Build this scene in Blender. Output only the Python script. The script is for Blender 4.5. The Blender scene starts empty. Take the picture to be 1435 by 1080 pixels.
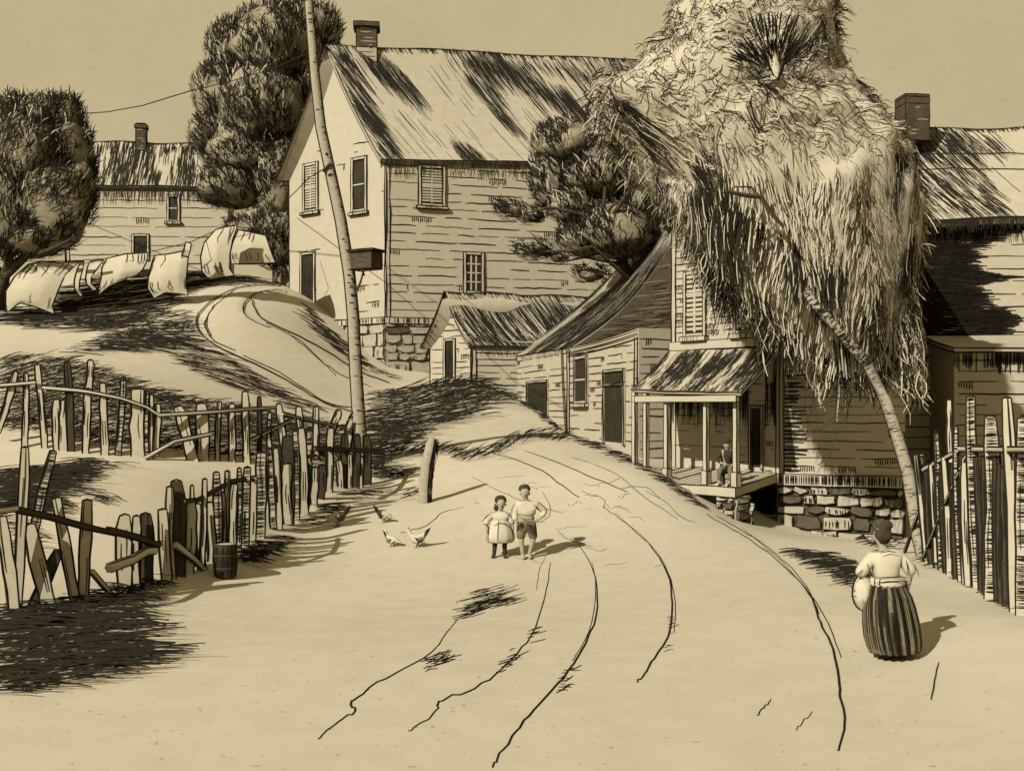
import bpy, math, random
import numpy as np
from mathutils import Vector, noise
random.seed(11)
R = random.random
U = random.uniform
scene = bpy.context.scene
COL = scene.collection

# ------------------------------------------------------------------ camera
F = 1500.0; CX = 717.5; HY = 570.0; CH = 3.0
def P(px, py, d):
    return Vector(((px - CX) / F * d, d, CH - (py - HY) / F * d))
cam_d = bpy.data.cameras.new('camera')
cam = bpy.data.objects.new('camera', cam_d)
COL.objects.link(cam)
cam.location = (0, 0, CH)
cam.rotation_euler = (math.radians(90), 0, 0)
cam_d.sensor_width = 36
cam_d.lens = F * 36 / 1435
cam_d.shift_y = 30 / 1435
cam_d.clip_end = 2000
scene.camera = cam

# ------------------------------------------------------------------ light
AZ = Vector((0.66, 0.75, 0)).normalized()      # the way shadows run
EL = math.radians(33)
sun_d = bpy.data.lights.new('sun', 'SUN')
sun_d.energy = 4.3
sun_d.angle = math.radians(0.5)
sun_d.color = (1.0, 0.955, 0.86)
sun = bpy.data.objects.new('sun', sun_d)
COL.objects.link(sun)
sun.location = (-30, -20, 40)
sun.rotation_euler = Vector((AZ.x * math.cos(EL), AZ.y * math.cos(EL), -math.sin(EL))).to_track_quat('-Z', 'Y').to_euler()

world = bpy.data.worlds.new('World')
scene.world = world
world.use_nodes = True
wn = world.node_tree
wbg = wn.nodes['Background']
SKY = (0.530, 0.440, 0.255)
tc = wn.nodes.new('ShaderNodeTexCoord')
wnz = wn.nodes.new('ShaderNodeTexNoise'); wnz.inputs['Scale'].default_value = 9; wnz.inputs['Detail'].default_value = 9
wnz.inputs['Roughness'].default_value = 0.75
wcr = wn.nodes.new('ShaderNodeValToRGB')
wcr.color_ramp.elements[0].position = 0.30; wcr.color_ramp.elements[1].position = 0.68
wcr.color_ramp.elements[0].color = tuple(c * 0.527 for c in SKY) + (1,)
wcr.color_ramp.elements[1].color = tuple(c * 0.585 for c in SKY) + (1,)
wn.links.new(tc.outputs['Generated'], wnz.inputs['Vector'])
wn.links.new(wnz.outputs['Fac'], wcr.inputs['Fac'])
wmp = wn.nodes.new('ShaderNodeMapping'); wmp.inputs['Scale'].default_value = (110, 110, 420)
wn2 = wn.nodes.new('ShaderNodeTexNoise'); wn2.inputs['Scale'].default_value = 1.0; wn2.inputs['Detail'].default_value = 4
wr2 = wn.nodes.new('ShaderNodeValToRGB'); wr2.color_ramp.elements[0].position = 0.60; wr2.color_ramp.elements[1].position = 0.80
wr2.color_ramp.elements[0].color = (1, 1, 1, 1); wr2.color_ramp.elements[1].color = (.86, .85, .82, 1)
wmx = wn.nodes.new('ShaderNodeMix'); wmx.data_type = 'RGBA'; wmx.blend_type = 'MULTIPLY'; wmx.inputs[0].default_value = 1
wn.links.new(tc.outputs['Generated'], wmp.inputs['Vector']); wn.links.new(wmp.outputs['Vector'], wn2.inputs['Vector']); wn.links.new(wn2.outputs['Fac'], wr2.inputs['Fac'])
wn.links.new(wcr.outputs['Color'], wmx.inputs[6]); wn.links.new(wr2.outputs['Color'], wmx.inputs[7])
wn.links.new(wmx.outputs[2], wbg.inputs['Color'])
wbg.inputs['Strength'].default_value = 1.0
scene.view_settings.view_transform = 'Standard'
scene.view_settings.look = 'None'
scene.view_settings.exposure = 0.85
scene.view_settings.gamma = 1.0
scene.cycles.max_bounces = 4
scene.cycles.diffuse_bounces = 2

# ------------------------------------------------------------------ materials
def mat(name, c, var=0.10, scale=6.0, speck=0.0, rough=0.95):
    m = bpy.data.materials.new(name); m.use_nodes = True
    nt = m.node_tree; b = nt.nodes['Principled BSDF']
    b.inputs['Roughness'].default_value = rough
    b.inputs['Specular IOR Level'].default_value = 0.1
    t = nt.nodes.new('ShaderNodeTexCoord')
    n = nt.nodes.new('ShaderNodeTexNoise')
    n.inputs['Scale'].default_value = scale; n.inputs['Detail'].default_value = 8; n.inputs['Roughness'].default_value = 0.7
    r = nt.nodes.new('ShaderNodeValToRGB')
    r.color_ramp.elements[0].position = 0.3; r.color_ramp.elements[1].position = 0.7
    r.color_ramp.elements[0].color = tuple(x * (1 - var) for x in c) + (1,)
    r.color_ramp.elements[1].color = tuple(min(1, x * (1 + var)) for x in c) + (1,)
    nt.links.new(t.outputs['Object'], n.inputs['Vector'])
    nt.links.new(n.outputs['Fac'], r.inputs['Fac'])
    out = r.outputs['Color']
    if speck:
        n2 = nt.nodes.new('ShaderNodeTexNoise'); n2.inputs['Scale'].default_value = scale * 7; n2.inputs['Detail'].default_value = 3
        r2 = nt.nodes.new('ShaderNodeValToRGB')
        r2.color_ramp.elements[0].position = 0.665; r2.color_ramp.elements[1].position = 0.76
        r2.color_ramp.elements[0].color = (0, 0, 0, 1); r2.color_ramp.elements[1].color = (speck, speck, speck, 1)
        mx = nt.nodes.new('ShaderNodeMix'); mx.data_type = 'RGBA'
        nt.links.new(t.outputs['Object'], n2.inputs['Vector'])
        nt.links.new(n2.outputs['Fac'], r2.inputs['Fac'])
        nt.links.new(r2.outputs['Color'], mx.inputs[0])
        nt.links.new(out, mx.inputs[6])
        mx.inputs[7].default_value = (0.03, 0.024, 0.013, 1)
        out = mx.outputs[2]
    nt.links.new(out, b.inputs['Base Color'])
    return m
def tan(k, s=1.0):
    return (0.305 * k, 0.272 * k, 0.198 * k * s)
INK = mat('ink_line', (0.0125, 0.0098, 0.0060), 0.35, 3)
M_GROUND = mat('dry_ground', tan(1.12), 0.07, 1.6, 0.55)
M_ROAD = mat('dusty_road', tan(1.12), 0.07, 1.6, 0.55)
M_WOOD = mat('pale_clapboard', tan(0.96), 0.08, 3)
M_PICKET = mat('weathered_picket', tan(1.08), 0.10, 5)
M_BARK = mat('grey_bark', tan(0.72), 0.22, 9)
M_DWOOD = mat('shade_dark_wood', (0.040, 0.031, 0.018), 0.35, 7)
M_THATCH = mat('pale_shingle', tan(0.93), 0.10, 2.5)
M_LEAF = mat('pale_leaf', tan(1.02), 0.12, 1.5)  # pale tan leaf colour
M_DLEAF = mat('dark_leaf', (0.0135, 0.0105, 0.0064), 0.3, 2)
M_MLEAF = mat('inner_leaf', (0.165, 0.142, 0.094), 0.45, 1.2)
M_STONE = mat('field_stone', tan(0.80), 0.16, 4)
M_DSTONE = mat('dark_field_stone', (0.060, 0.050, 0.030), 0.3, 9)
M_CLOTH = mat('white_laundry', tan(1.12), 0.04, 4)
M_GLASS = mat('dark_window_glass', (0.022, 0.018, 0.010), 0.4, 3, rough=0.5)
M_SKIN = mat('skin', tan(0.74), 0.04, 8)
M_DARKC = mat('dark_cloth', (0.032, 0.025, 0.014), 0.4, 14)
M_MIDC = mat('brown_cloth', (0.105, 0.088, 0.052), 0.25, 14)
M_BRICK = mat('sooty_brick', (0.048, 0.038, 0.022), 0.4, 5)

# ------------------------------------------------------------------ mesh builder
UP = Vector((0, 0, 1))
class MB:
    def __init__(s, *mats):
        s.v = []; s.f = []; s.m = []; s.sm = []; s.mats = list(mats)
    def mi(s, m):
        if m not in s.mats: s.mats.append(m)
        return s.mats.index(m)
    def face(s, pts, m, smooth=False):
        i = len(s.v); s.v.extend([tuple(p) for p in pts]); s.f.append(tuple(range(i, i + len(pts)))); s.m.append(s.mi(m)); s.sm.append(smooth)
    def grid(s, rows, m, smooth=True, close=False):
        i = len(s.v); nr = len(rows); nc = len(rows[0]); k = s.mi(m)
        for r in rows: s.v.extend([tuple(p) for p in r])
        for a in range(nr - 1):
            for b in range(nc if close else nc - 1):
                c = (b + 1) % nc
                s.f.append((i + a * nc + b, i + a * nc + c, i + (a + 1) * nc + c, i + (a + 1) * nc + b)); s.m.append(k); s.sm.append(smooth)
    def ribbon(s, pts, w, nrm, m=None, taper=0.35, flip=False):
        m = m or INK
        n = len(pts); i = len(s.v); k = s.mi(m)
        for j in range(n):
            t = j / (n - 1)
            a = pts[max(0, j - 1)]; b = pts[min(n - 1, j + 1)]
            d = (b - a)
            side = d.cross(nrm)
            if side.length < 1e-9: side = Vector((1, 0, 0))
            side.normalize()
            ww = w * 0.5 * (taper + (1 - taper) * math.sqrt(max(0, math.sin(math.pi * min(max(t, .03), .97)))))
            s.v.append(tuple(pts[j] + side * ww)); s.v.append(tuple(pts[j] - side * ww))
        for j in range(n - 1):
            s.f.append((i + 2 * j, i + 2 * j + 1, i + 2 * j + 3, i + 2 * j + 2)); s.m.append(k); s.sm.append(False)
    def tube(s, pts, rad, m, n=6, smooth=True, caps=True, rot=0.0, squash=1.0, ref=None):
        np_ = len(pts); rows = []
        if not hasattr(rad, '__len__'): rad = [rad] * np_
        for j in range(np_):
            a = pts[max(0, j - 1)]; b = pts[min(np_ - 1, j + 1)]
            d = (b - a).normalized()
            rf = ref or (UP if abs(d.z) < 0.9 else Vector((0, 1, 0)))
            x = d.cross(rf).normalized(); y = x.cross(d).normalized()
            rows.append([pts[j] + (x * math.cos(rot + 2 * math.pi * q / n) + y * math.sin(rot + 2 * math.pi * q / n) * squash) * rad[j] for q in range(n)])
        s.grid(rows, m, smooth, True)
        if caps:
            s.face(rows[0][::-1], m); s.face(rows[-1], m)
        return rows
    def line(s, pts, r, m=None):                        # an ink line with body, seen from every side
        m = m or INK
        n = len(pts)
        rr = [r * (0.55 + 0.45 * math.sin(math.pi * (j + .3) / (n - 1 + .6))) for j in range(n)]
        s.tube(pts, rr, m, 4, False, True)
    def hexa(s, c, m, ink=0.0, skip=()):                # c: 4 bottom + 4 top corners
        for q in ((3, 2, 1, 0), (4, 5, 6, 7), (0, 1, 5, 4), (1, 2, 6, 5), (2, 3, 7, 6), (3, 0, 4, 7)):
            s.face([c[j] for j in q], m)
        if ink:
            for a, b in ((0, 1), (1, 2), (2, 3), (3, 0), (4, 5), (5, 6), (6, 7), (7, 4), (0, 4), (1, 5), (2, 6), (3, 7)):
                s.line(wob(c[a], c[b], ink * 0.4), ink)
    def build(s, name, parent=None, origin=None):
        o0 = origin if origin is not None else (parent_origin(parent) if parent else Vector((0, 0, 0)))
        me = bpy.data.meshes.new(name)
        arr = np.array(s.v, dtype=float) - np.array(o0)
        me.from_pydata(arr.tolist(), [], s.f)
        for m in s.mats: me.materials.append(m)
        me.polygons.foreach_set('material_index', s.m)
        me.polygons.foreach_set('use_smooth', s.sm)
        me.update()
        ob = bpy.data.objects.new(name, me); COL.objects.link(ob)
        if parent: ob.parent = parent
        else: ob.location = o0
        return ob
def parent_origin(p):
    return Vector(p['_o']) if '_o' in p else parent_origin(p.parent)
def wob(a, b, amp, n=None):
    L = (b - a).length
    n = n or max(3, min(9, int(L / 0.5) + 2))
    out = []
    for j in range(n):
        t = j / (n - 1); p = a.lerp(b, t)
        if 0 < j < n - 1: p = p + Vector((U(-amp, amp), U(-amp, amp), U(-amp, amp)))
        out.append(p)
    return out
def thing(name, label, cat, loc, group=None):
    o = bpy.data.objects.new(name, None); COL.objects.link(o)
    o.empty_display_size = 0.2
    o.location = loc; o['_o'] = tuple(loc)
    o['label'] = label; o['category'] = cat
    if group: o['group'] = group
    return o
def tag(o, label, cat, group=None):
    o['label'] = label; o['category'] = cat
    if group: o['group'] = group
    return o
def fbm(p, f): return noise.noise(Vector(p) * f) + 0.5 * noise.noise(Vector(p) * f * 2.1)

# ------------------------------------------------------------------ terrain
A = [(-400,1080,8.82),(0,1080,8.82),(700,1080,8.82),(1435,1080,8.82),(1900,1080,8.82),(0,900,13.6),(400,900,13.6),(700,900,13.6),(1000,900,13.6),
 (1265,930,12.5),(-300,900,13.6),(100,850,16),(318,812,18.6),(20,872,15),(200,826,17.6),(715,786,20.9),(565,772,21.6),(430,750,23.5),(490,740,23.5),
 (362,760,21.5),(515,690,29),(598,706,26),(640,652,31),(720,632,33),(800,622,34),(745,576,42),(620,602,37),(690,586,40),(560,562,44),(600,536,48),(660,534,46),
 (725,562,47),(895,650,27.6),(940,674,26.3),(980,706,25.0),(1045,744,23.9),(1028,734,25.2),(1085,744,26.3),(1100,755,23),(900,740,23.2),(1000,800,19.6),(1200,800,19),(1150,752,25),(870,638,32),(800,607,40),
 (740,567,45),(1290,778,20.5),(1435,862,13.5),(1435,905,12.4),(1300,830,17),(1435,720,24),(1500,700,30),(1250,760,26),(1600,880,14),
 (0,650,24),(200,645,25),(400,652,27),(300,702,22),(100,702,20),(0,745,18.5),(200,760,19),(0,525,29),(200,562,29),(350,592,31),(430,575,36),(500,562,42),
 (480,512,46),(150,512,34),(300,522,37),(100,462,44),(0,452,45),(330,432,47),(270,462,44),(400,408,52),(425,440,50),(520,522,48.5),(480,492,49),(445,458,50),
 (590,532,49),(230,418,49),(100,432,49),(0,424,50),(200,380,60),(60,384,58),(350,392,57),(-150,640,24),(-150,470,44),(-150,520,30)]
AX = [P(*a) for a in A]
AX += [Vector(p) for p in ((0,3,0),(-8,4,0),(8,4,0),(0,-10,0),(-15,0,0),(15,0,0),(-40,80,10.6),(0,75,8),(30,75,4),(35,40,1.6),(-36,40,6.5),(-30,20,1.3),(-34,5,.2),(30,20,.6),(24,8,.2),
      (2,62,6.5),(8,50,3.6),(12,36,1.4),(-20,12,.1))]
XY = np.array([(p.x, p.y) for p in AX]); ZZ = np.array([p.z for p in AX])
def _phi(r2):
    return np.where(r2 > 1e-12, 0.5 * r2 * np.log(np.maximum(r2, 1e-12)), 0.0)
N = len(XY)
K = _phi(((XY[:, None] - XY[None]) ** 2).sum(-1)) + np.eye(N) * 1.6
Q = np.hstack([np.ones((N, 1)), XY])
W = np.linalg.solve(np.block([[K, Q], [Q.T, np.zeros((3, 3))]]), np.concatenate([ZZ, np.zeros(3)]))
def gza(x, y):
    x = np.clip(np.asarray(x, float), -36, 34); y = np.clip(np.asarray(y, float), -9, 82)
    sh = x.shape; pts = np.stack([x.ravel(), y.ravel()], -1)
    z = _phi(((pts[:, None] - XY[None]) ** 2).sum(-1)) @ W[:N] + W[N] + pts @ W[N + 1:]
    return z.reshape(sh)
def gz(x, y): return float(gza(np.array([x]), np.array([y]))[0])
DS = np.arange(5.5, 90, 0.12)
def hits(pxs, pys):
    pxs = np.asarray(pxs, float); pys = np.asarray(pys, float)
    X = (pxs[:, None] - CX) / F * DS[None]; Z = CH - (pys[:, None] - HY) / F * DS[None]
    out = []
    for i in range(0, len(pxs), 60):
        g = gza(X[i:i + 60], np.broadcast_to(DS, X[i:i + 60].shape))
        below = Z[i:i + 60] <= g
        for r in range(below.shape[0]):
            k = int(np.argmax(below[r])) if below[r].any() else -1
            d = DS[k]
            x = (pxs[i + r] - CX) / F * d
            out.append(Vector((x, d, float(g[r, k]))))
    return out
def hit(px, py): return hits([px], [py])[0]

xs = np.unique(np.concatenate([np.linspace(-400, -36, 12), np.arange(-36, 34.1, 0.5), np.linspace(34, 400, 12)]))
ys = np.unique(np.concatenate([np.linspace(-60, -9, 5), np.arange(-9, 70.1, 0.5), np.arange(70, 84, 2), np.linspace(84, 700, 14)]))
gx, gy = np.meshgrid(xs, ys)
gzv = np.concatenate([gza(gx[i:i + 20], gy[i:i + 20]) for i in range(0, len(ys), 20)])
mb = MB(M_GROUND)
mb.v = np.stack([gx.ravel(), gy.ravel(), gzv.ravel()], -1).tolist()
nc = len(xs)
for a in range(len(ys) - 1):
    for b in range(nc - 1):
        mb.f.append((a * nc + b, a * nc + b + 1, (a + 1) * nc + b + 1, (a + 1) * nc + b)); mb.m.append(0); mb.sm.append(True)
g = mb.build('ground'); g['kind'] = 'structure'

def resample(pts, step):
    out = [pts[0]]
    for a, b in zip(pts[:-1], pts[1:]):
        L = math.hypot(b[0] - a[0], b[1] - a[1]); n = max(1, int(L / step))
        for k in range(1, n + 1): out.append((a[0] + (b[0] - a[0]) * k / n, a[1] + (b[1] - a[1]) * k / n))
    return out
def smooth2(pts, it=2):
    for _ in range(it):
        q = [pts[0]]
        for a, b in zip(pts[:-1], pts[1:]):
            q.append((a[0] * .75 + b[0] * .25, a[1] * .75 + b[1] * .25)); q.append((a[0] * .25 + b[0] * .75, a[1] * .25 + b[1] * .75))
        q.append(pts[-1]); pts = q
    return pts
def sheet(mb, le, ri, m, lift, n=60, nu=16):
    def along(pts):
        pts = smooth2(pts); h = hits([p[0] for p in pts], [p[1] for p in pts])
        L = [0]
        for a, b in zip(h[:-1], h[1:]): L.append(L[-1] + (b - a).length)
        out = []
        for k in range(n):
            t = L[-1] * k / (n - 1); j = max(i for i in range(len(L)) if L[i] <= t + 1e-9); j = min(j, len(h) - 2)
            out.append(h[j].lerp(h[j + 1], (t - L[j]) / max(1e-9, L[j + 1] - L[j])))
        return out
    a = along(le); b = along(ri); rows = []
    for p, q in zip(a, b):
        r = []
        for k in range(nu):
            c = p.lerp(q, k / (nu - 1)); c.z = gz(c.x, c.y) + (lift if 0 < k < nu - 1 else .003); r.append(c)
        rows.append(r)
    mb.grid(rows, m)
def gline(mb, pxy, r, lift=0.0, jit=0.0):
    pts = resample(smooth2(pxy, 2), 9)
    h = hits([p[0] + U(-jit, jit) for p in pts], [p[1] + U(-jit, jit) * .5 for p in pts])
    keep = [h[0]]
    for p in h[1:]:
        if (p - keep[-1]).length < 5: keep.append(p)
    if len(keep) > 2:
        mb.line([p + Vector((0, 0, lift + r * .3)) for p in keep], r)
road = MB(M_ROAD, INK)
sheet(road, [(250,1130),(300,1000),(380,880),(470,800),(600,735),(640,690),(650,650),(690,605),(735,580)], [(1290,1130),(1215,980),(1170,880),(1090,780),(990,715),(930,675),(870,640),(830,622),(795,604)], M_ROAD, 0.014)
ruts = [([(640,870),(600,925),(545,950),(500,980),(487,992),(503,998),(478,1015),(445,1040)],.011),
 ([(772,790),(766,830),(748,893),(722,920),(700,946),(660,972),(618,985),(610,992),(618,998),(572,1030)],.011),
 ([(812,765),(832,800),(839,832),(833,882),(800,940),(770,975),(735,1012),(715,1040),(690,1078)],.013),
 ([(830,790),(836,830),(830,880),(802,930)],.007),
 ([(845,712),(872,730),(905,757),(935,800),(943,840),(941,890),(912,932),(905,945),(892,960)],.014),
 ([(862,720),(915,765),(940,810),(948,850),(944,890)],.008),
 ([(990,722),(1060,762),(1118,812),(1142,846),(1150,880),(1166,902),(1178,965),(1176,980),(1184,1000),(1183,1030),(1173,1060)],.014),
 ([(1040,740),(1110,800),(1160,870),(1178,925)],.008), ([(1003,723),(1075,765),(1130,818),(1148,862)],.010),
 ([(660,668),(700,690),(735,704),(765,715),(790,722)],.009), ([(690,636),(740,650),(770,668),(790,684),(812,700)],.018),
 ([(735,632),(790,652),(840,676),(880,692)],.016), ([(800,640),(860,662),(905,700),(950,730)],.010),
 ([(760,690),(775,720),(760,735),(745,730)],.008),([(815,690),(850,700),(845,715)],.008),([(870,685),(905,682),(925,700)],.008),
 ([(780,745),(800,760),(830,768)],.008),([(560,748),(590,742),(610,730),(618,718),(650,712)],.008),
 ([(765,780),(755,800),(752,830)],.006),([(1060,1008),(1068,998),(1080,985)],.008),([(1115,1030),(1125,1015),(1140,1000)],.006),
 ([(1305,985),(1308,960),(1316,930)],.006),([(930,650),(960,672),(975,690)],.012),([(905,690),(935,705),(950,725),(975,735)],.009)]
for p, r in ruts: gline(road, p, r, 0.014, 0.8)
def road_hatch(poly_c, n, dx, dy, ln, r=.007):
    for _ in range(n):
        i = random.randrange(len(poly_c) - 1); t = R()
        x = poly_c[i][0] + (poly_c[i + 1][0] - poly_c[i][0]) * t + U(-dx, dx); y = poly_c[i][1] + (poly_c[i + 1][1] - poly_c[i][1]) * t + U(-dy, dy)
        a = U(*ln)
        h = hits([x, x + a * .5, x + a], [y, y - a * .12 + U(-1, 1), y - a * .28])
        road.line([q + Vector((0, 0, .018)) for q in h], r)
for _ in range(34):                                         # scratched pebbly ridges on the crown of the road
    x, y = U(660, 960), U(640, 800)
    if y < 560 + (x - 700) * .45 + 60: continue
    a = U(-.5, .5); L_ = U(14, 46)
    gline(road, [(x + L_ * t * math.cos(a) + U(-3, 3), y + L_ * t * math.sin(a) * .5 + U(-3, 3)) for t in (0, .25, .5, .75, 1)], .0055, 0.014, .3)
road_hatch([(640,862),(655,850),(668,840),(690,838)], 70, 12, 13, (18, 46))
road_hatch([(690,850),(710,845)], 14, 8, 5, (14, 36))
road_hatch([(592,938),(606,930),(618,925)], 34, 8, 8, (8, 24))
road_hatch([(690,945),(720,918)], 14, 6, 7, (8, 26)); road_hatch([(775,972),(800,945)], 16, 6, 8, (6, 18))
road_hatch([(746,880),(740,900)], 8, 5, 6, (8, 24)); road_hatch([(938,870),(930,910)], 12, 3, 8, (5, 14), .005)
ro = road.build('road'); ro['kind'] = 'structure'

tr = MB(M_ROAD, INK)
sheet(tr, [(395,402),(340,402),(295,424),(274,452),(290,482),(350,508),(410,538),(448,566),(500,580)], [(402,412),(360,412),(338,425),(352,448),(400,462),(450,486),(500,518),(545,536),(585,545)], M_ROAD, 0.05, 50, 8)
for p, r in [([(395,402),(335,402),(292,424),(270,452),(290,482),(350,508),(410,538),(448,566),(500,580)],.032),
             ([(330,408),(298,432),(284,458),(298,480),(330,494)],.026),([(395,408),(360,410),(338,428),(345,450),(380,462)],.030),
             ([(352,420),(360,446),(400,465),(450,488),(500,522),(545,538)],.034),([(372,455),(420,478),(452,510),(480,530),(520,545)],.028),
             ([(340,500),(400,528),(440,556),(470,572),(512,574)],.024),([(405,470),(440,500),(470,528)],.020),([(300,428),(288,452),(296,474)],.020)]:
    gline(tr, p, r, 0.05, 1.0)
t_ = tr.build('path'); t_['kind'] = 'structure'

# ---- dry grass, brushed flat in strokes, some patches painting ground shadow
gr = MB(INK)
def inpoly(x, y, poly):
    c = False; j = len(poly) - 1
    for i in range(len(poly)):
        if (poly[i][1] > y) != (poly[j][1] > y) and x < (poly[j][0] - poly[i][0]) * (y - poly[i][1]) / (poly[j][1] - poly[i][1]) + poly[i][0]: c = not c
        j = i
    return c
def grass(poly, n, ang, jit, ln, w=1.6, patch=0.0, pf=.03):
    x0 = min(p[0] for p in poly); x1 = max(p[0] for p in poly); y0 = min(p[1] for p in poly); y1 = max(p[1] for p in poly)
    pts = []
    tries = 0
    while len(pts) < n and tries < n * 30:
        tries += 1
        x = U(x0, x1); y = U(y0, y1)
        if inpoly(x, y, poly) and (patch == 0 or fbm((x * .35, y, 3.3), pf) > -0.25 + patch): pts.append((x, y))
    if not pts: return
    for p in hits([q[0] for q in pts], [q[1] for q in pts]):
        s = p.y / F; L = U(*ln) * s; a = math.radians(ang + U(-jit, jit))
        dx = math.cos(a) * L; rise = math.sin(a) * L
        dy = U(-.25, .25) * abs(dx)
        q = []
        lift = U(0.01, 0.10)
        for k in range(4):
            t = k / 3; x = p.x + dx * (t - .5); y = p.y + dy * (t - .5)
            z = gz(x, y) + lift + max(0, rise * t) + 0.03 * math.sin(t * 3)
            q.append(Vector((x, y, z)))
        gr.ribbon(q, w * s * U(.5, 1.15), Vector((U(-.15, .15), -1, .55)))
grass([(512,600),(522,562),(600,540),(670,530),(722,560),(700,582),(630,594),(580,610),(516,650)], 520, 14, 9, (26, 60))
grass([(512,640),(560,600),(640,590),(600,612),(520,665)], 120, 16, 9, (20, 50))
def band(poly, w, n, ang, jit, ln):
    for (a, b) in zip(poly[:-1], poly[1:]):
        nx, ny = -(b[1] - a[1]), b[0] - a[0]; L = math.hypot(nx, ny) or 1; nx *= w / L; ny *= w / L
        grass([(a[0] + nx, a[1] + ny), (b[0] + nx, b[1] + ny), (b[0] - nx, b[1] - ny), (a[0] - nx, a[1] - ny)], max(4, int(n * L)), ang, jit, ln)
band([(524,662),(560,640),(600,632),(630,634),(660,645),(690,636),(730,618),(760,612),(800,616)], 6, .9, 24, 12, (10, 26))
band([(800,614),(850,634),(900,655),(950,690),(985,712)], 3, .5, -25, 8, (14, 36))
grass([(528,662),(575,662),(575,672),(530,676)], 50, 8, 6, (20, 50))
grass([(555,693),(590,690),(590,702),(560,704)], 16, 14, 10, (8, 22))
grass([(0,505),(60,505),(110,512),(175,535),(240,556),(320,572),(400,586),(480,600),(486,652),(350,648),(290,642),(200,636),(110,628),(60,612),(0,606)], 2300, 20, 9, (16, 36), 1.6)
grass([(110,498),(150,470),(200,466),(230,470),(300,486),(235,494),(160,494)], 190, 3, 6, (24, 64))
grass([(180,470),(240,436),(268,448),(280,480),(240,476)], 110, 8, 12, (16, 46))
grass([(236,500),(290,488),(330,508),(400,548),(455,576),(420,580),(380,560),(320,545),(260,520)], 210, -4, 12, (14, 44))
grass([(60,438),(70,410),(150,390),(260,360),(300,372),(400,368),(402,396),(330,400),(280,404),(220,440),(160,462),(60,452),(0,452),(0,432)], 760, 1, 4, (24, 76), 1.8, .0)
grass([(0,440),(200,444),(190,470),(120,466),(0,456)], 90, 0, 4, (30, 100), 1.6)
grass([(0,664),(70,662),(130,652),(132,668),(112,690),(60,700),(100,712),(66,728),(0,722)], 420, 4, 6, (26, 70), 2.2)  # strokes draw the shade patches on the terrace
grass([(100,648),(175,656),(130,662)], 20, 2, 6, (20, 50)); grass([(125,694),(165,702),(140,708)], 22, -4, 6, (14, 36))
grass([(0,730),(50,730),(60,770),(40,790),(0,780)], 50, 6, 12, (16, 44))
grass([(128,836),(235,820),(222,838),(150,852),(60,862)], 130, 6, 7, (24, 60))
grass([(0,884),(120,872),(205,868),(224,900),(238,925),(170,952),(60,974),(0,982)], 560, 3, 5, (36, 110), 2.4)  # strokes stand in for a large cast shadow on the ground
grass([(0,862),(60,852),(120,850),(215,828),(210,866),(100,876),(0,884)], 200, 5, 7, (30, 80), 2.0)
grass([(338,784),(420,752),(500,698),(545,686),(470,712),(412,756),(350,802)], 150, 8, 7, (20, 56), 1.7)  # strokes paint the fence's shadow along its foot
grass([(1108,776),(1150,780),(1200,800),(1226,832),(1195,826),(1150,800)], 130, -14, 6, (24, 60), 2.0)
grass([(1180,745),(1260,762),(1275,778),(1220,768)], 40, -12, 12, (10, 26), 1.8)
grass([(724,562),(748,562),(800,600),(838,622),(800,612),(760,590)], 150, -38, 10, (10, 24))
grass([(662,534),(690,534),(716,556),(690,552)], 60, -30, 10, (10, 26))
grass([(430,430),(470,470),(520,512),(560,534),(520,530),(460,484),(420,446)], 110, -26, 16, (10, 30), 1.7)
band([(1284,790),(1330,802),(1390,836),(1435,866)], 2, .35, -25, 8, (12, 34))
go = gr.build('grass'); go['kind'] = 'stuff'; tag(go, 'dark dry grass lying in strokes along the banks and verges, partly painted shadow', 'grass')

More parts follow.
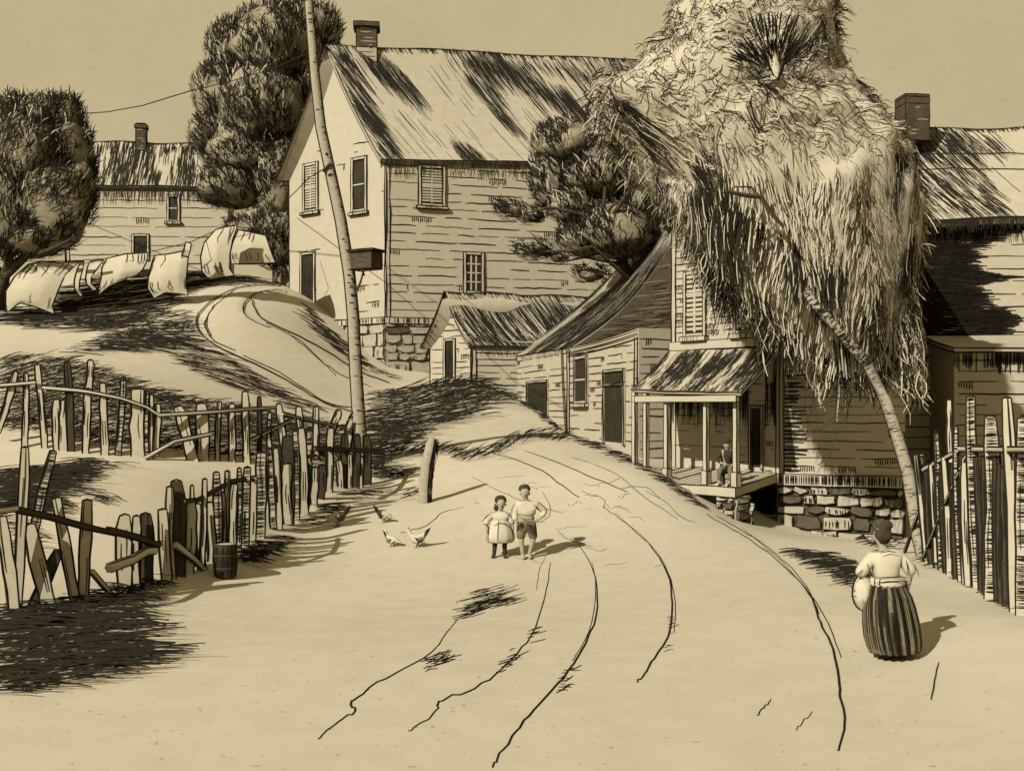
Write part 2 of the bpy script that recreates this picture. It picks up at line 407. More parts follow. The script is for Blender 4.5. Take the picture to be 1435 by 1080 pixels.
# ------------------------------------------------------------------ walls, roofs, openings
class Wall:
    """an upright plane from a to b (plan), outward normal on the viewer's side unless flipped"""
    def __init__(s, a, b, flip=False):
        s.a = Vector((a[0], a[1], 0)); s.b = Vector((b[0], b[1], 0)); s.L = (s.b - s.a).length; s.t = (s.b - s.a) / s.L
        s.n = Vector((s.t.y, -s.t.x, 0))
        if flip: s.n = -s.n
    def p(s, u, z, o=0.0): q = s.a + s.t * u + s.n * o; q.z = z; return q
    def uz(s, px, py):
        k = (px - CX) / F
        dx, dy = s.b.x - s.a.x, s.b.y - s.a.y
        t = (k * s.a.y - s.a.x) / (dx - k * dy)
        d = s.a.y + dy * t
        return t * s.L, CH - (py - HY) / F * d
def boards(mb, w, span, z0, z1, step, lw, excl=(), dens=0.8, seg=2.6, tick=0.12, o=0.012):
    z = z0 + step * .8
    while z < z1 - step * .3:
        u0, u1 = span(z); u = u0 + U(0, .1)
        zz = z + U(-.06, .06) * step
        while u < u1:
            L = U(.25, 1) * seg; e = min(u1, u + L)
            if R() < dens and e - u > .12:
                cuts = [(u, e)]
                for (x0, x1, y0, y1) in excl:
                    if y0 - .03 < zz < y1 + .03:
                        nc_ = []
                        for (p, q) in cuts:
                            if q < x0 or p > x1: nc_.append((p, q))
                            else:
                                if p < x0: nc_.append((p, x0))
                                if q > x1: nc_.append((x1, q))
                        cuts = nc_
                for (p, q) in cuts:
                    if q - p < .08: continue
                    n = max(3, int((q - p) / .35) + 2); sl = U(-.02, .02)
                    pts = [w.p(p + (q - p) * k / (n - 1), zz + sl * k / n * step * 4 + U(-.05, .05) * step, o) for k in range(n)]
                    mb.ribbon(pts, lw * U(.42, 1.05), w.n)
                    if R() < tick:
                        m_ = U(p, q); k_ = random.randint(3, 11)
                        for j in range(k_):
                            uu = m_ + j * lw * 1.6
                            if uu < q: mb.ribbon([w.p(uu, zz, o), w.p(uu + U(-.3, .3) * lw, zz - step * U(.25, .6), o), w.p(uu + U(-.5, .5) * lw, zz - step * U(.5, .8), o)], lw * .8, w.n)
            u = e + U(0.05, .4) * seg * (1 - dens * .6)
        z += step * U(.9, 1.1)
def bx(mb, w, u0, u1, z0, z1, o0, o1, m, ink=0):
    c = [w.p(u0, z0, o1), w.p(u1, z0, o1), w.p(u1, z0, o0), w.p(u0, z0, o0), w.p(u0, z1, o1), w.p(u1, z1, o1), w.p(u1, z1, o0), w.p(u0, z1, o0)]
    mb.hexa(c, m, ink)
def opening(par, w, x0, y0, x1, y1, kind='window', lw=.03, sill=True, cols=2, rowsn=2, shut=False, fr=.09, label=None, dark=M_GLASS):
    """frame + pane + sill fitted to an opening traced at two opposite corners"""
    u0, z1 = w.uz(x0, y0); u1, z0 = w.uz(x1, y1)
    if u0 > u1: u0, u1 = u1, u0
    mb = MB(M_WOOD, INK)
    f = fr
    for (a, b, c, d) in ((u0 - f, u0, z0 - f, z1 + f), (u1, u1 + f, z0 - f, z1 + f), (u0, u1, z1, z1 + f)) + (() if kind == 'door' else ((u0, u1, z0 - f, z0),)):
        bx(mb, w, a, b, c, d, 0.0, .07, M_WOOD, lw * .45)
    ob = mb.build(kind, par)
    if label: ob['label'] = label
    pm = MB(dark, M_WOOD, INK)
    bx(pm, w, u0, u1, z0, z1, 0.0, .03, dark)
    if kind == 'window':
        if shut:
            for k in range(int((z1 - z0) / .13)):
                z = z0 + .08 + k * .13
                for a in range(cols):
                    ua = u0 + (u1 - u0) * (a + .1) / cols; ub = u0 + (u1 - u0) * (a + .9) / cols
                    bx(pm, w, ua, ub, z, z + .075, .03, .055, M_WOOD)
        for k in range(1, cols): 
            uu = u0 + (u1 - u0) * k / cols; bx(pm, w, uu - .035, uu + .035, z0, z1, .03, .06, M_WOOD)
        for k in range(1, rowsn):
            zz = z0 + (z1 - z0) * k / rowsn; bx(pm, w, u0, u1, zz - .03, zz + .03, .03, .064, M_WOOD)
    else:
        n = 9
        for k in range(n):
            uu = u0 + (u1 - u0) * (k + .5) / n
            pm.ribbon([w.p(uu, z0 + .05, .036), w.p(uu + U(-.03, .03), (z0 + z1) / 2, .036), w.p(uu, z1 - U(.05, .6), .036)], lw * .9, w.n)
    pm.build('pane' if kind == 'window' else 'door_leaf', ob)
    if sill and kind == 'window':
        sm = MB(M_WOOD, INK); bx(sm, w, u0 - f * 1.7, u1 + f * 1.7, z0 - f - .13, z0 - f, 0.0, .16, M_WOOD, lw * .5)
        for k in range(8):
            uu = U(u0 - f, u1 + f); sm.ribbon([w.p(uu, z0 - f - .02, .165), w.p(uu, z0 - f - .07, .165), w.p(uu, z0 - f - .12, .165)], lw * .6, w.n)
        sm.build('sill', ob)
    return (u0 - f - .02, u1 + f + .02, z0 - f - .15, z1 + f)
class Surf:
    """roof slope: ridge r1-r2, eave e1-e2; v runs from ridge to eave"""
    def __init__(s, r1, r2, e1, e2, sag=0.0, wav=0.0, seed=0):
        s.c = [Vector(q) for q in (r1, r2, e1, e2)]; s.sag = sag; s.wav = wav; s.seed = seed
        n = (s.c[1] - s.c[0]).cross(s.c[2] - s.c[0]).normalized(); s.n = n if n.z > 0 else -n
        s.lu = ((s.c[1] - s.c[0]).length + (s.c[3] - s.c[2]).length) / 2; s.lv = ((s.c[2] - s.c[0]).length + (s.c[3] - s.c[1]).length) / 2
    def p(s, u, v, o=0.0):
        q = s.c[0].lerp(s.c[1], u).lerp(s.c[2].lerp(s.c[3], u), v)
        return q + s.n * (o - s.sag * math.sin(math.pi * min(1, max(0, v))) + s.wav * min(1, v * 5) * noise.noise(Vector((u * 4.0, v * 1.3, s.seed)))) + UP * (s.wav * 1.3 * max(0, 1 - v * 3) * noise.noise(Vector((u * 5.0, 3.1, 7.7))))
def slab(mb, s, th, m, nu=24, nv=10, ink=.03, fringe=0, fl=.3):
    rows = [[s.p(a / nu, b / nv) for a in range(nu + 1)] for b in range(nv + 1)]
    mb.grid(rows, m)
    low = [[q - (UP * th * 1.3 if bi == 0 else s.n * th) for q in r] for bi, r in enumerate(rows)]
    mb.grid([r[::-1] for r in low], m)
    for r, l in ((rows[0], low[0]), (rows[-1], low[-1])): mb.grid([r, l], m, False)
    for k in (0, -1): mb.grid([[r[k] for r in rows], [r[k] for r in low]], m, False)
    if ink:
        for b in (0, nv): mb.line([q + Vector((U(-1, 1), U(-1, 1), U(-1, 1))) * ink * .4 for q in rows[b]], ink)
        mb.line(low[nv], ink)
        for k in (0, -1): mb.line([r[k] for r in rows], ink); mb.line([r[k] for r in low], ink * .8)
    for _ in range(fringe):
        u = R(); a = s.p(u, 1, .02); b = s.p(u + U(-.3, .3) / s.lu * .3, 1.0, .02) - Vector((0, 0, fl * U(.4, 1.1)))
        e = (s.c[3] - s.c[2]).normalized(); nn = Vector((e.y, -e.x, 0)); nn = nn if nn.dot(s.n) > 0 else -nn
        a += nn * .03; b += nn * .03
        mb.ribbon([a, a.lerp(b, .5), b], ink * U(.9, 1.9), nn)
def hatch(mb, s, n, ln, slant, lw, mask, o=.025):
    k = 0; t = 0
    while k < n and t < n * 25:
        t += 1
        u = R(); v = U(-.02, .98)
        if R() > mask(u, v): continue
        k += 1
        L = U(*ln) / s.lv; v1 = min(1.0, v + L); du = slant * (v1 - v) * s.lv / s.lu
        if u + du > 1 or u + du < 0: continue
        m_ = 5
        s_ = [s.p(u + du * j / (m_ - 1) + U(-.015, .015) / s.lu, v + (v1 - v) * j / (m_ - 1), o) for j in range(m_)]
        mb.ribbon(s_, lw * U(.6, 1.25), s.n)
def quadwall(mb, w, za, zb, ta, tb, m, u0=0, u1=None):
    u1 = w.L if u1 is None else u1
    mb.face([w.p(u0, za), w.p(u1, zb), w.p(u1, tb), w.p(u0, ta)], m)
def stones(mb, w, span, z0, z1, sh, lw, darkp=.2):
    z = z0
    while z < z1 - .03:
        h = min(sh * U(.7, 1.25), z1 - z); u0, u1 = span(z + h * .5); u = u0
        while u < u1 - .05:
            L = min(sh * U(.9, 2.4), u1 - u); o = U(.03, .14)
            j = lambda: U(-.06, .06) * sh
            m = M_DSTONE if R() < darkp else M_STONE
            j = lambda: U(-.13, .13) * sh
            f = [w.p(u + .03 + j() + .08 * sh, z + .02 + j() + .05 * sh, o), w.p(u + L * .5, z + .02 + j() * .5, o * 1.25), w.p(u + L - .03 + j() - .08 * sh, z + .02 + j() + .05 * sh, o), w.p(u + L - .02 + j(), z + h * .55, o * 1.1),
                 w.p(u + L - .03 + j() - .08 * sh, z + h - .02 + j(), o), w.p(u + L * .5, z + h - .02 + j() * .5, o * 1.2), w.p(u + .03 + j() + .06 * sh, z + h - .02 + j(), o), w.p(u + .02 + j(), z + h * .5, o * 1.1)]
            mb.face(f, m)
            b = [q - w.n * (o + .03) + (q - w.p(u + L / 2, z + h / 2, 0)).normalized() * .02 for q in f]
            mb.grid([f + [f[0]], b + [b[0]]], m, False)
            mb.line(f + [f[0]], lw * .5)
            if m is M_STONE and R() < .3:
                for k in range(random.randint(4, 10)):
                    uu = U(u + .1 * L, u + .9 * L); mb.ribbon([w.p(uu, z + h * U(.1, .3), o * 1.3 + .01), w.p(uu, z + h * .5, o * 1.3 + .01), w.p(uu, z + h * U(.6, .8), o * 1.3 + .01)], lw * .7, w.n)
            u += L
        z += h
def gable_house(root, A_, B_, C_, z0, ze, zr, ze2, zr2, lw, step, over, fnd=None, excl_f=(), excl_g=(), sag=.2, dens=.8, gdens=.3, wm=M_WOOD, fringe=160, fl=.4, thick=.18, seg=2.6, gseg=1.0):
    A_ = Vector((A_[0], A_[1], 0)); B_ = Vector((B_[0], B_[1], 0)); C_ = Vector((C_[0], C_[1], 0)); D_ = B_ + (C_ - A_)
    front = Wall(A_, C_); gab = Wall(B_, A_); back = Wall(D_, B_); end = Wall(C_, D_)
    mb = MB(wm, INK)
    quadwall(mb, front, z0, z0, ze, ze2, wm); quadwall(mb, back, z0, z0, ze2, ze, wm)
    for w, e, r in ((gab, ze, zr), (end, ze2, zr2)):
        q = [w.p(0, z0), w.p(w.L, z0)]
        for k in range(13):
            v = k / 12; h = abs(v - .5) * 2
            q.append(w.p(w.L * (1 - v), e + (r - e) * (1 - h) - sag * math.sin(math.pi * h) * 1.5 - .22 - (.3 if r - e > 4 else 0.05)))
        mb.face(q, wm)
    boards(mb, front, lambda z: (0.12, front.L), z0, min(ze, ze2), step, lw, excl_f, dens, seg)
    boards(mb, gab, lambda z: (0.05, gab.L - .05) if z < ze else ((z - ze) / (zr - ze) * gab.L / 2, gab.L - (z - ze) / (zr - ze) * gab.L / 2), z0, zr - .2, step, lw, excl_g, gdens, gseg, .1)
    for w, zt in ((gab, ze),):
        for u in (0.02, gab.L - .02): mb.line(wob(w.p(u, z0, .02), w.p(u, zt, .02), lw * .4, 9), lw * .5)
    for u in (.03, .22): mb.line(wob(front.p(u, z0, .02), front.p(u, ze, .02), lw * .4, 12), lw * .5)
    mb.line(wob(front.p(0, z0, .03), front.p(front.L, z0, .03), lw * .4, 16), lw * .5); mb.line(wob(gab.p(0, z0, .03), gab.p(gab.L, z0, .03), lw * .4, 9), lw * .5)
    mb.build('wall', root)
    t = front.t; gdir = gab.t
    R1 = (A_ + B_) / 2 - t * over; R2 = (C_ + D_) / 2 + t * over; R1.z = zr + .12; R2.z = zr2 + .12
    so = over * .7
    def eave(c, s, z, r): 
        q = c + gdir * (so * s); q.z = z - (r - z) / (gab.L / 2) * so + .12; return q
    E1 = eave(A_ - t * over, 1, ze, zr); E2 = eave(C_ + t * over, 1, ze2, zr2); G1 = eave(B_ - t * over, -1, ze, zr); G2 = eave(D_ + t * over, -1, ze2, zr2)
    sf = Surf(R1, R2, E1, E2, sag, .12, U(0, 50)); sb = Surf(R1, R2, G1, G2, sag, .1, U(0, 50))
    rm = MB(M_THATCH, INK)
    slab(rm, sf, thick, M_THATCH, 28, 10, lw * .5, fringe, fl)
    slab(rm, sb, thick, M_THATCH, 14, 8, lw * .5, 0)
    for k in range(int(60 * sb.lv)):
        v = R(); a = sb.p(-.0, v, -.02) - t * .03; rm.ribbon([a, a - sb.n * thick * U(.5, 1), a - sb.n * thick], lw * U(.8, 1.5), gab.n)
    for k in range(260):
        u = R(); a = sf.p(u, 0, .03); b2 = sf.p(min(1, u + .004), U(.01, .05), .03); rm.ribbon([a - sf.n * .25 - gdir * .02, a, b2], lw * .9, (sf.n - UP * .2 + gab.t * .6).normalized())
    # end boards of the far slope hang dark under the rake
    for k in range(int(40 + sb.lv * 12)):
        v = R(); a = sb.p(0, v, -.02) - t * .02; b = a - UP * U(.5, 1.1) * thick * 1.5 + gdir * U(0, .15)
        rm.ribbon([a, a.lerp(b, .5), b], lw * U(.7, 1.4), gab.n)
    return front, gab, rm, sf, sb
def finish_roof(rm, root): return rm.build('roof', root)
def chimney(par, c, wx, wy, z0, z1, lw, m=M_BRICK, cap=.12, lower=None):
    mb = MB(m, INK)
    w = Wall((c[0] - wx / 2, c[1] - wy / 2), (c[0] + wx / 2, c[1] - wy / 2 + .1))
    zm = lower if lower else z0
    if lower: bx(mb, w, 0, wx, z0, zm, -wy, 0, M_STONE, lw * .4)
    bx(mb, w, 0, wx, zm, z1 - .3, -wy, 0, m, lw * .4)
    bx(mb, w, -cap, wx + cap, z1 - .3, z1 - .08, -wy - cap, cap, m, lw * .4)
    bx(mb, w, cap, wx - cap, z1 - .08, z1, -wy + cap, -cap, m, lw * .4)
    z = z0 + .2
    while z < z1 - .35:
        a, b = sorted((U(0, wx), U(0, wx)))
        if b - a > .1: mb.ribbon(wob(w.p(a, z, .01), w.p(b, z, .01), .01), lw * .7, w.n, INK if z < zm else M_STONE)
        z += U(.12, .22)
    return mb.build('chimney', par)

# ---- tall clapboard house on the hill
root = thing('clapboard_house', 'tall clapboard house on a stone foundation with a patchy shingle roof and one chimney', 'house', (-5.9, 50, 7.0))
hA, hB, hC = (-5.92, 50), (-11.25, 54), (11.4, 55.0)
lw = .062
fw = Wall(hA, hC); gw = Wall(hB, hA)
ex_f = []; ex_g = []
ex_f.append(opening(root, fw, 590, 235, 620, 286, 'window', lw, cols=2, rowsn=2, shut=True, fr=.14, label='shuttered window with closed pale louvres'))
ex_f.append(opening(root, fw, 653, 357, 674, 408, 'window', lw, cols=3, rowsn=4, fr=.14, label='ground floor window with many small dark panes'))
ex_g.append(opening(root, gw, 428, 234, 444, 292, 'window', lw, cols=2, rowsn=2, shut=True, fr=.14))
ex_g.append(opening(root, gw, 496, 226, 512, 292, 'window', lw, cols=1, rowsn=2, fr=.14))
ex_g.append(opening(root, gw, 424, 358, 440, 428, 'door', lw, fr=.12))
front, gab, rm, sf, sb = gable_house(root, hA, hB, hC, 7.2, 14.9, 20.4, 15.8, 21.3, lw, .40, .45, None, ex_f, ex_g, sag=.25, dens=.88, gdens=.10, fringe=330, fl=.5, thick=.3)
sl = lambda u, v: 1.0 if fbm((u * 9 - v * 1.2, v * 3.0, 1.7), 1.0) > .26 else .012
hatch(rm, sf, 1250, (.8, 2.2), .24, lw * .5, lambda u, v: sl(u, v) * (1 if u < .62 else .25))
hatch(rm, sf, 330, (.4, 1.2), .22, lw * .55, lambda u, v: 1.0 if v < .12 and (u < .12 or u > .3) else 0)
hatch(rm, sf, 170, (.8, 2.6), .24, lw * .55, lambda u, v: 1.0 if u < .05 else 0)
rf = finish_roof(rm, root)
cc = P(515, 60, 52.6)
chimney(rf, (cc.x, cc.y), 1.0, .8, 19.2, 21.85, lw, lower=20.55)
# foundation
fm = MB(M_STONE, INK, M_DSTONE)
fo = Wall((hA[0], hA[1]), (hC[0], hC[1])); go_ = Wall(hB, hA)
bx(fm, fo, 0.05, fo.L, 2.0, 7.05, -.5, -.02, M_STONE); bx(fm, go_, 0, go_.L - .05, 2.0, 7.05, -.5, -.02, M_STONE)
bx(fm, fo, -.05, fo.L, 6.9, 7.18, -.1, .10, M_WOOD, lw * .4); bx(fm, go_, 0, go_.L, 6.9, 7.18, -.1, .10, M_WOOD, lw * .4)
for w in (fo, go_):
    for k in range(int(w.L * 7)):
        u = U(0, w.L); fm.ribbon([w.p(u, 7.16, .112), w.p(u, 7.05, .112), w.p(u, 6.93, .112)], lw * .7, w.n)
stones(fm, fo, lambda z: (0, 9), 3.4, 6.88, .5, lw * .5, .05); stones(fm, go_, lambda z: (1.0, go_.L), 4.4, 6.88, .5, lw * .5, .05)
fm.build('foundation', root)

# ---- small shed below the house
root = thing('shed', 'small gabled shed with a dark shingle roof below the tall house', 'shed', (-1.76, 46, 3.6))
sA, sB, sC = (-1.76, 46), (-3.62, 47.2), (4.4, 47.3); lw = .055
gw = Wall(sB, sA)
eg = [opening(root, gw, 625, 478, 636, 529, 'door', lw, fr=.10)]
front, gab, rm, sf, sb = gable_house(root, sA, sB, sC, 2.6, 5.85, 7.85, 5.85, 7.85, lw, .27, .28, None, (), eg, sag=.22, dens=.95, gdens=.85, fringe=120, fl=.22, thick=.16, seg=3, gseg=2)
hatch(rm, sf, 760, (.5, 1.6), .26, lw * .6, lambda u, v: 1.0 if fbm((u * 5 - v, v * 1.6, 4.2), 1.0) > -.35 else .3)
finish_roof(rm, root)

# ---- small far house
root = thing('small_house', 'small clapboard house with a sagging roof far back between two dark trees', 'house', (-20.6, 60, 10.5))
a = P(92, 380, 60); b = P(318, 380, 60.0); lw = .06
fw = Wall((a.x, 60), (b.x, 60.2))
ef = [opening(root, fw, 237, 276, 249, 308, 'window', lw, cols=1, rowsn=2, fr=.12), opening(root, fw, 188, 331, 206, 362, 'door', lw, fr=.12)]
front, gab, rm, sf, sb = gable_house(root, (a.x, 60), (a.x - 1.2, 66), (b.x, 60.2), 9.6, 15.45, 18.5, 15.45, 18.4, lw, .50, .35, None, ef, (), sag=.1, dens=.95, fringe=230, fl=.75, thick=.2, seg=5)
hatch(rm, sf, 700, (.7, 2.4), .0, lw * .55, lambda u, v: 1.0 if fbm((u * 12, v * .8, 2.0), 1.0) > -.05 else .08)
hatch(rm, sf, 200, (.4, .9), .0, lw * .6, lambda u, v: 1.0 if v < .12 else 0)
rf = finish_roof(rm, root)
cc = P(199, 180, 62.8); chimney(rf, (cc.x, cc.y), .58, .5, 17.9, 19.6, lw, cap=.05)

# ---- low workshop beside the road
root = thing('workshop', 'low roadside workshop with a swooping shade-inked lean-to roof and plank doors', 'workshop', (2.0, 39.2, 2.0))
lw = .045
pL, pM, pR = (0.08, 47.0), (2.02, 39.15), (3.79, 32.0)
w1 = Wall(pL, pM); w2 = Wall(pM, pR)
e1 = [opening(root, w1, 740, 537, 768, 580, 'door', lw, fr=.07, sill=False)]
e2 = [opening(root, w2, 807, 504, 823, 561, 'window', lw, cols=1, rowsn=2, fr=.10), opening(root, w2, 848, 541, 875, 620, 'door', lw, fr=.09), opening(root, w2, 848, 522, 875, 537, 'window', lw, cols=1, rowsn=1, fr=.07, sill=False, label='dark transom light over the door')]
mb = MB(M_WOOD, INK)
quadwall(mb, w1, 1.2, 1.2, 5.3, 5.15, M_WOOD)
boards(mb, w1, lambda z: (0, w1.L), 1.6, 5.2, .26, lw, e1, .95, 3.5, .15)
top = lambda u: 5.14 + .22 * (u / w2.L) ** 2
n = 12
for k in range(n):
    ua, ub = w2.L * k / n, w2.L * (k + 1) / n
    mb.face([w2.p(ua, .6), w2.p(ub, .6), w2.p(ub, top(ub)), w2.p(ua, top(ua))], M_WOOD)
boards(mb, w2, lambda z: (0.15, w2.L), 1.0, 5.0, .25, lw, e2, .8, 2.4, .15)
for off, o in ((0, .06), (-.16, .05), (-.3, .02)):
    mb.line([w2.p(w2.L * k / 10, top(w2.L * k / 10) + off, o) for k in range(11)], lw * .55)
for w, u in ((w1, .06), (w1, .3), (w2, 0.05), (w2, .35), (w2, w2.L - .05), (w2, w2.L - .3)):
    mb.line(wob(w.p(u, 1.0, .03), w.p(u, 5.1, .03), lw * .3, 9), lw * .5)
# end and back walls, flat roof behind the parapet
bk = Vector((3.4, 1.6, 0))
q = [w2.p(0, 5.0), w2.p(w2.L, 5.0)]
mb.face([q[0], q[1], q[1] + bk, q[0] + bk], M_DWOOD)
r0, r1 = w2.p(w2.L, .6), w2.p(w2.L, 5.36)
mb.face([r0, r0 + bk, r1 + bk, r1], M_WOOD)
er = Wall(pR, (pR[0] + bk.x, pR[1] + bk.y)); boards(mb, er, lambda z: (0, 1.4), 1.0, 5.2, .26, lw, (), .9, 2, .3)
mb.build('wall', root)
sw = Surf(P(922, 314, 46), P(946, 330, 35), P(714, 500, 47.6), P(797, 487, 38.9), .38, .05, 3)
rm = MB(M_THATCH, INK)
slab(rm, sw, .14, M_THATCH, 14, 16, lw * .6, 60, .28)
hatch(rm, sw, 2600, (.6, 2.0), 0.0, lw * .7, lambda u, v: 1.0 if fbm((u * 4, v * 1.1, 8.0), 1.0) > (-.35 if v < .75 else -.05) else .12)  # dense strokes paint the tree's shade over this roof
rm.build('roof', root)
dm = MB(M_DWOOD, INK)  # wall coloured dark to stand for shade
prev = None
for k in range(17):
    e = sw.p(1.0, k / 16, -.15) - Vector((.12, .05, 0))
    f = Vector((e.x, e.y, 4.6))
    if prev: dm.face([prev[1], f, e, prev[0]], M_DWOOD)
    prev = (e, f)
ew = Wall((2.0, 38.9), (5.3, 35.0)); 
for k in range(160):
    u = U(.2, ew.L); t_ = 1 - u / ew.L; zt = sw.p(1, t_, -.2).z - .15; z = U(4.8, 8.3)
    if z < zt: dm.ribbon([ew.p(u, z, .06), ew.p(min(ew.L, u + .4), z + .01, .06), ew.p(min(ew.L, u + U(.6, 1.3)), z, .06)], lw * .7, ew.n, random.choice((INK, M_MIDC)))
dm.build('gable_wall', root)['label'] = 'board wall painted dark as shade under the lean-to roof'

# ---- store with porch
root = thing('porch_house', 'two storey clapboard house with a front porch, behind the shaggy pale tree', 'house', (6.75, 27.2, 1.2))
lw = .034
sa, sb_, sc_ = (4.45, 30.0), (6.75, 27.2), (9.55, 26.0)
f1 = Wall(sa, sb_); f2 = Wall(sb_, sc_)
ex1 = [opening(root, f1, 963, 386, 987, 466, 'window', lw, cols=2, rowsn=3, shut=True, fr=.09), opening(root, f1, 1033, 400, 1055, 462, 'window', lw, cols=2, rowsn=2, shut=True, fr=.08),
       opening(root, f1, 1054, 572, 1068, 654, 'door', lw, fr=.06)]
mb = MB(M_WOOD, INK)
quadwall(mb, f1, .2, .2, 8.5, 8.5, M_WOOD); quadwall(mb, f2, 1.0, 1.0, 8.5, 8.5, M_WOOD)
bkA, bkC = Vector((7.4, 34.5, 0)), Vector((11.2, 31.0, 0))
for a, b in ((Vector((sa[0], sa[1], 0)), bkA), (bkA, bkC), (bkC, Vector((sc_[0], sc_[1], 0)))):
    mb.face([a + UP * .2, b + UP * .2, b + UP * 8.5, a + UP * 8.5], M_WOOD)
boards(mb, f1, lambda z: (.12, f1.L - .1), 4.9, 8.5, .19, lw * 1.1, ex1, .95, .9, .5)
boards(mb, f1, lambda z: (.12, f1.L - .1), 1.2, 4.0, .2, lw * .8, ex1, .65, .9, .1)
boards(mb, f2, lambda z: (.1, f2.L), 1.35, 8.3, .22, lw, (), .97, 2.6, .25)
for k in range(36):                                        # dark strokes across the boards by the corner
    z = 1.4 + k * .1; uu = .14
    mb.ribbon([f2.p(uu, z, .02), f2.p(uu + U(.1, .3), z + U(-.03, .03), .02), f2.p(uu + U(.35, .6), z, .02)], lw * U(.8, 2.6), f2.n)
for w, u in ((f1, .04), (f1, .2), (f1, f1.L - .04), (f2, .05), (f2, .16)): mb.line(wob(w.p(u, 1.2, .03), w.p(u, 8.4, .03), .012, 14), lw * .5)
for k in range(330):                                       # ink strokes paint the shade under the porch roof
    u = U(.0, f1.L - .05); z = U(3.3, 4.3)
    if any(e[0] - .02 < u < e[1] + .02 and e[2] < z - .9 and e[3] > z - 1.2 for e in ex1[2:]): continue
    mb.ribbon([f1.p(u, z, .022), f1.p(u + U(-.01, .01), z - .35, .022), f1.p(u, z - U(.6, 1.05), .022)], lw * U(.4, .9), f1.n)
for k in range(420):                                       # black strokes paint the deep shade under the deck
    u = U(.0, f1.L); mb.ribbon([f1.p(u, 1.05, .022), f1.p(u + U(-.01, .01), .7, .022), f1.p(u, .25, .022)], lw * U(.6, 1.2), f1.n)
bx(mb, f1, 0, f1.L, 4.56, 4.80, 0, .07, M_WOOD, lw * .4)
mb.build('wall', root)
rm = MB(M_THATCH, INK)
rs = Surf((6.2, 32.2, 9.5), (9.6, 28.6, 9.5), (4.2, 29.7, 8.4), (9.4, 25.5, 8.4), .05, .03)
rs2 = Surf((6.2, 32.2, 9.5), (9.6, 28.6, 9.5), (7.4, 34.9, 8.4), (11.3, 31.3, 8.4), .05, .03)
slab(rm, rs, .15, M_THATCH, 12, 6, lw * .6, 60, .2); slab(rm, rs2, .15, M_THATCH, 12, 6, lw * .6, 0); hatch(rm, rs, 300, (.5, 1.6), .2, lw, lambda u, v: 1)
for s0, s1 in ((0, 0), (1, 1)):
    rm.face([rs.p(s0, 1, -.1), rs.p(s0, 0, -.1), rs2.p(s0, 1, -.1)], M_WOOD)
rm.build('roof', root)
fm = MB(M_STONE, INK, M_DSTONE)
bx(fm, f2, 0, f2.L, -.6, 1.0, -.5, -.03, M_DSTONE)
bx(fm, f2, -.02, f2.L, 1.02, 1.3, -.1, .06, M_WOOD, lw * .45)
for k in range(120):
    u = U(0, f2.L); fm.ribbon([f2.p(u, 1.28, .068), f2.p(u, 1.18, .068), f2.p(u, 1.06, .068)], lw * .7, f2.n)
stones(fm, f2, lambda z: (0, f2.L), -.3, 1.0, .32, lw, .42)
fm.build('foundation', root)
# porch parts
fr_ = Wall((2.95, 28.06), (5.27, 25.24))
pf = MB(M_WOOD, INK)
def zf(q): return 1.08
c = [fr_.p(0, .86), fr_.p(fr_.L, .86), f1.p(f1.L, 1.08), f1.p(0, 1.08)]; d = [q + UP * .23 for q in c]
pf.hexa(c + d, M_WOOD, lw * .5)
for k in range(14):
    u = (k + .5) / 14; a_ = d[0].lerp(d[1], u) + UP * .006; b_ = d[3].lerp(d[2], u) + UP * .006
    pf.ribbon(wob(a_, b_, .004), lw * .5, UP)
pf.build('porch_floor', root)
pr = MB(M_THATCH, INK)
ps = Surf(P(938, 492, 29.9), P(1091, 486, 27.1), P(884, 546, 28.0), P(1037, 550, 24.9), .05, .02)
slab(pr, ps, .09, M_THATCH, 12, 6, lw * .6)
hatch(pr, ps, 900, (.25, .9), .0, lw * .6, lambda u, v: (1.0 if v < .5 else .35) if fbm((u * 6, v * 1.5, 9.), 1) > -.2 else .12, .02)
bx(pr, Wall(ps.p(0, .97)[:2], ps.p(1, .97)[:2]), .05, ps.lu - .05, 3.12, 3.28, -.05, .05, M_WOOD, lw * .4)
pr.build('porch_roof', root)
for px in (884, 900, 929, 984, 1034):
    k = (px - CX) / F; dx = fr_.b.x - fr_.a.x; dy = fr_.b.y - fr_.a.y
    t = (k * fr_.a.y - fr_.a.x) / (dx - k * dy); u = min(fr_.L - .1, max(.08, t * fr_.L))
    pm = MB(M_WOOD, INK); bx(pm, fr_, u - .055, u + .055, 1.1, 3.3 + .1 * (1 - u / fr_.L), -.2, -.09, M_WOOD, lw * .4)
    bx(pm, fr_, u - .085, u + .085, 1.1, 1.45, -.23, -.06, M_WOOD, lw * .4)
    pm.build('porch_post', root)
pm = MB(M_STONE, INK, M_DSTONE); bx(pm, fr_, fr_.L - .62, fr_.L - .05, -.4, .88, -.6, -.07, M_STONE)
w_ = Wall(fr_.p(fr_.L - .62, 0, -.07)[:2], fr_.p(fr_.L - .05, 0, -.07)[:2]); stones(pm, w_, lambda z: (0, w_.L), -.2, .86, .2, lw * .8, .2)
w_ = Wall(fr_.p(fr_.L - .05, 0, -.07)[:2], fr_.p(fr_.L - .05, 0, -.6)[:2]); stones(pm, w_, lambda z: (0, w_.L), -.2, .86, .2, lw * .8, .3)
pm.build('pier', root)

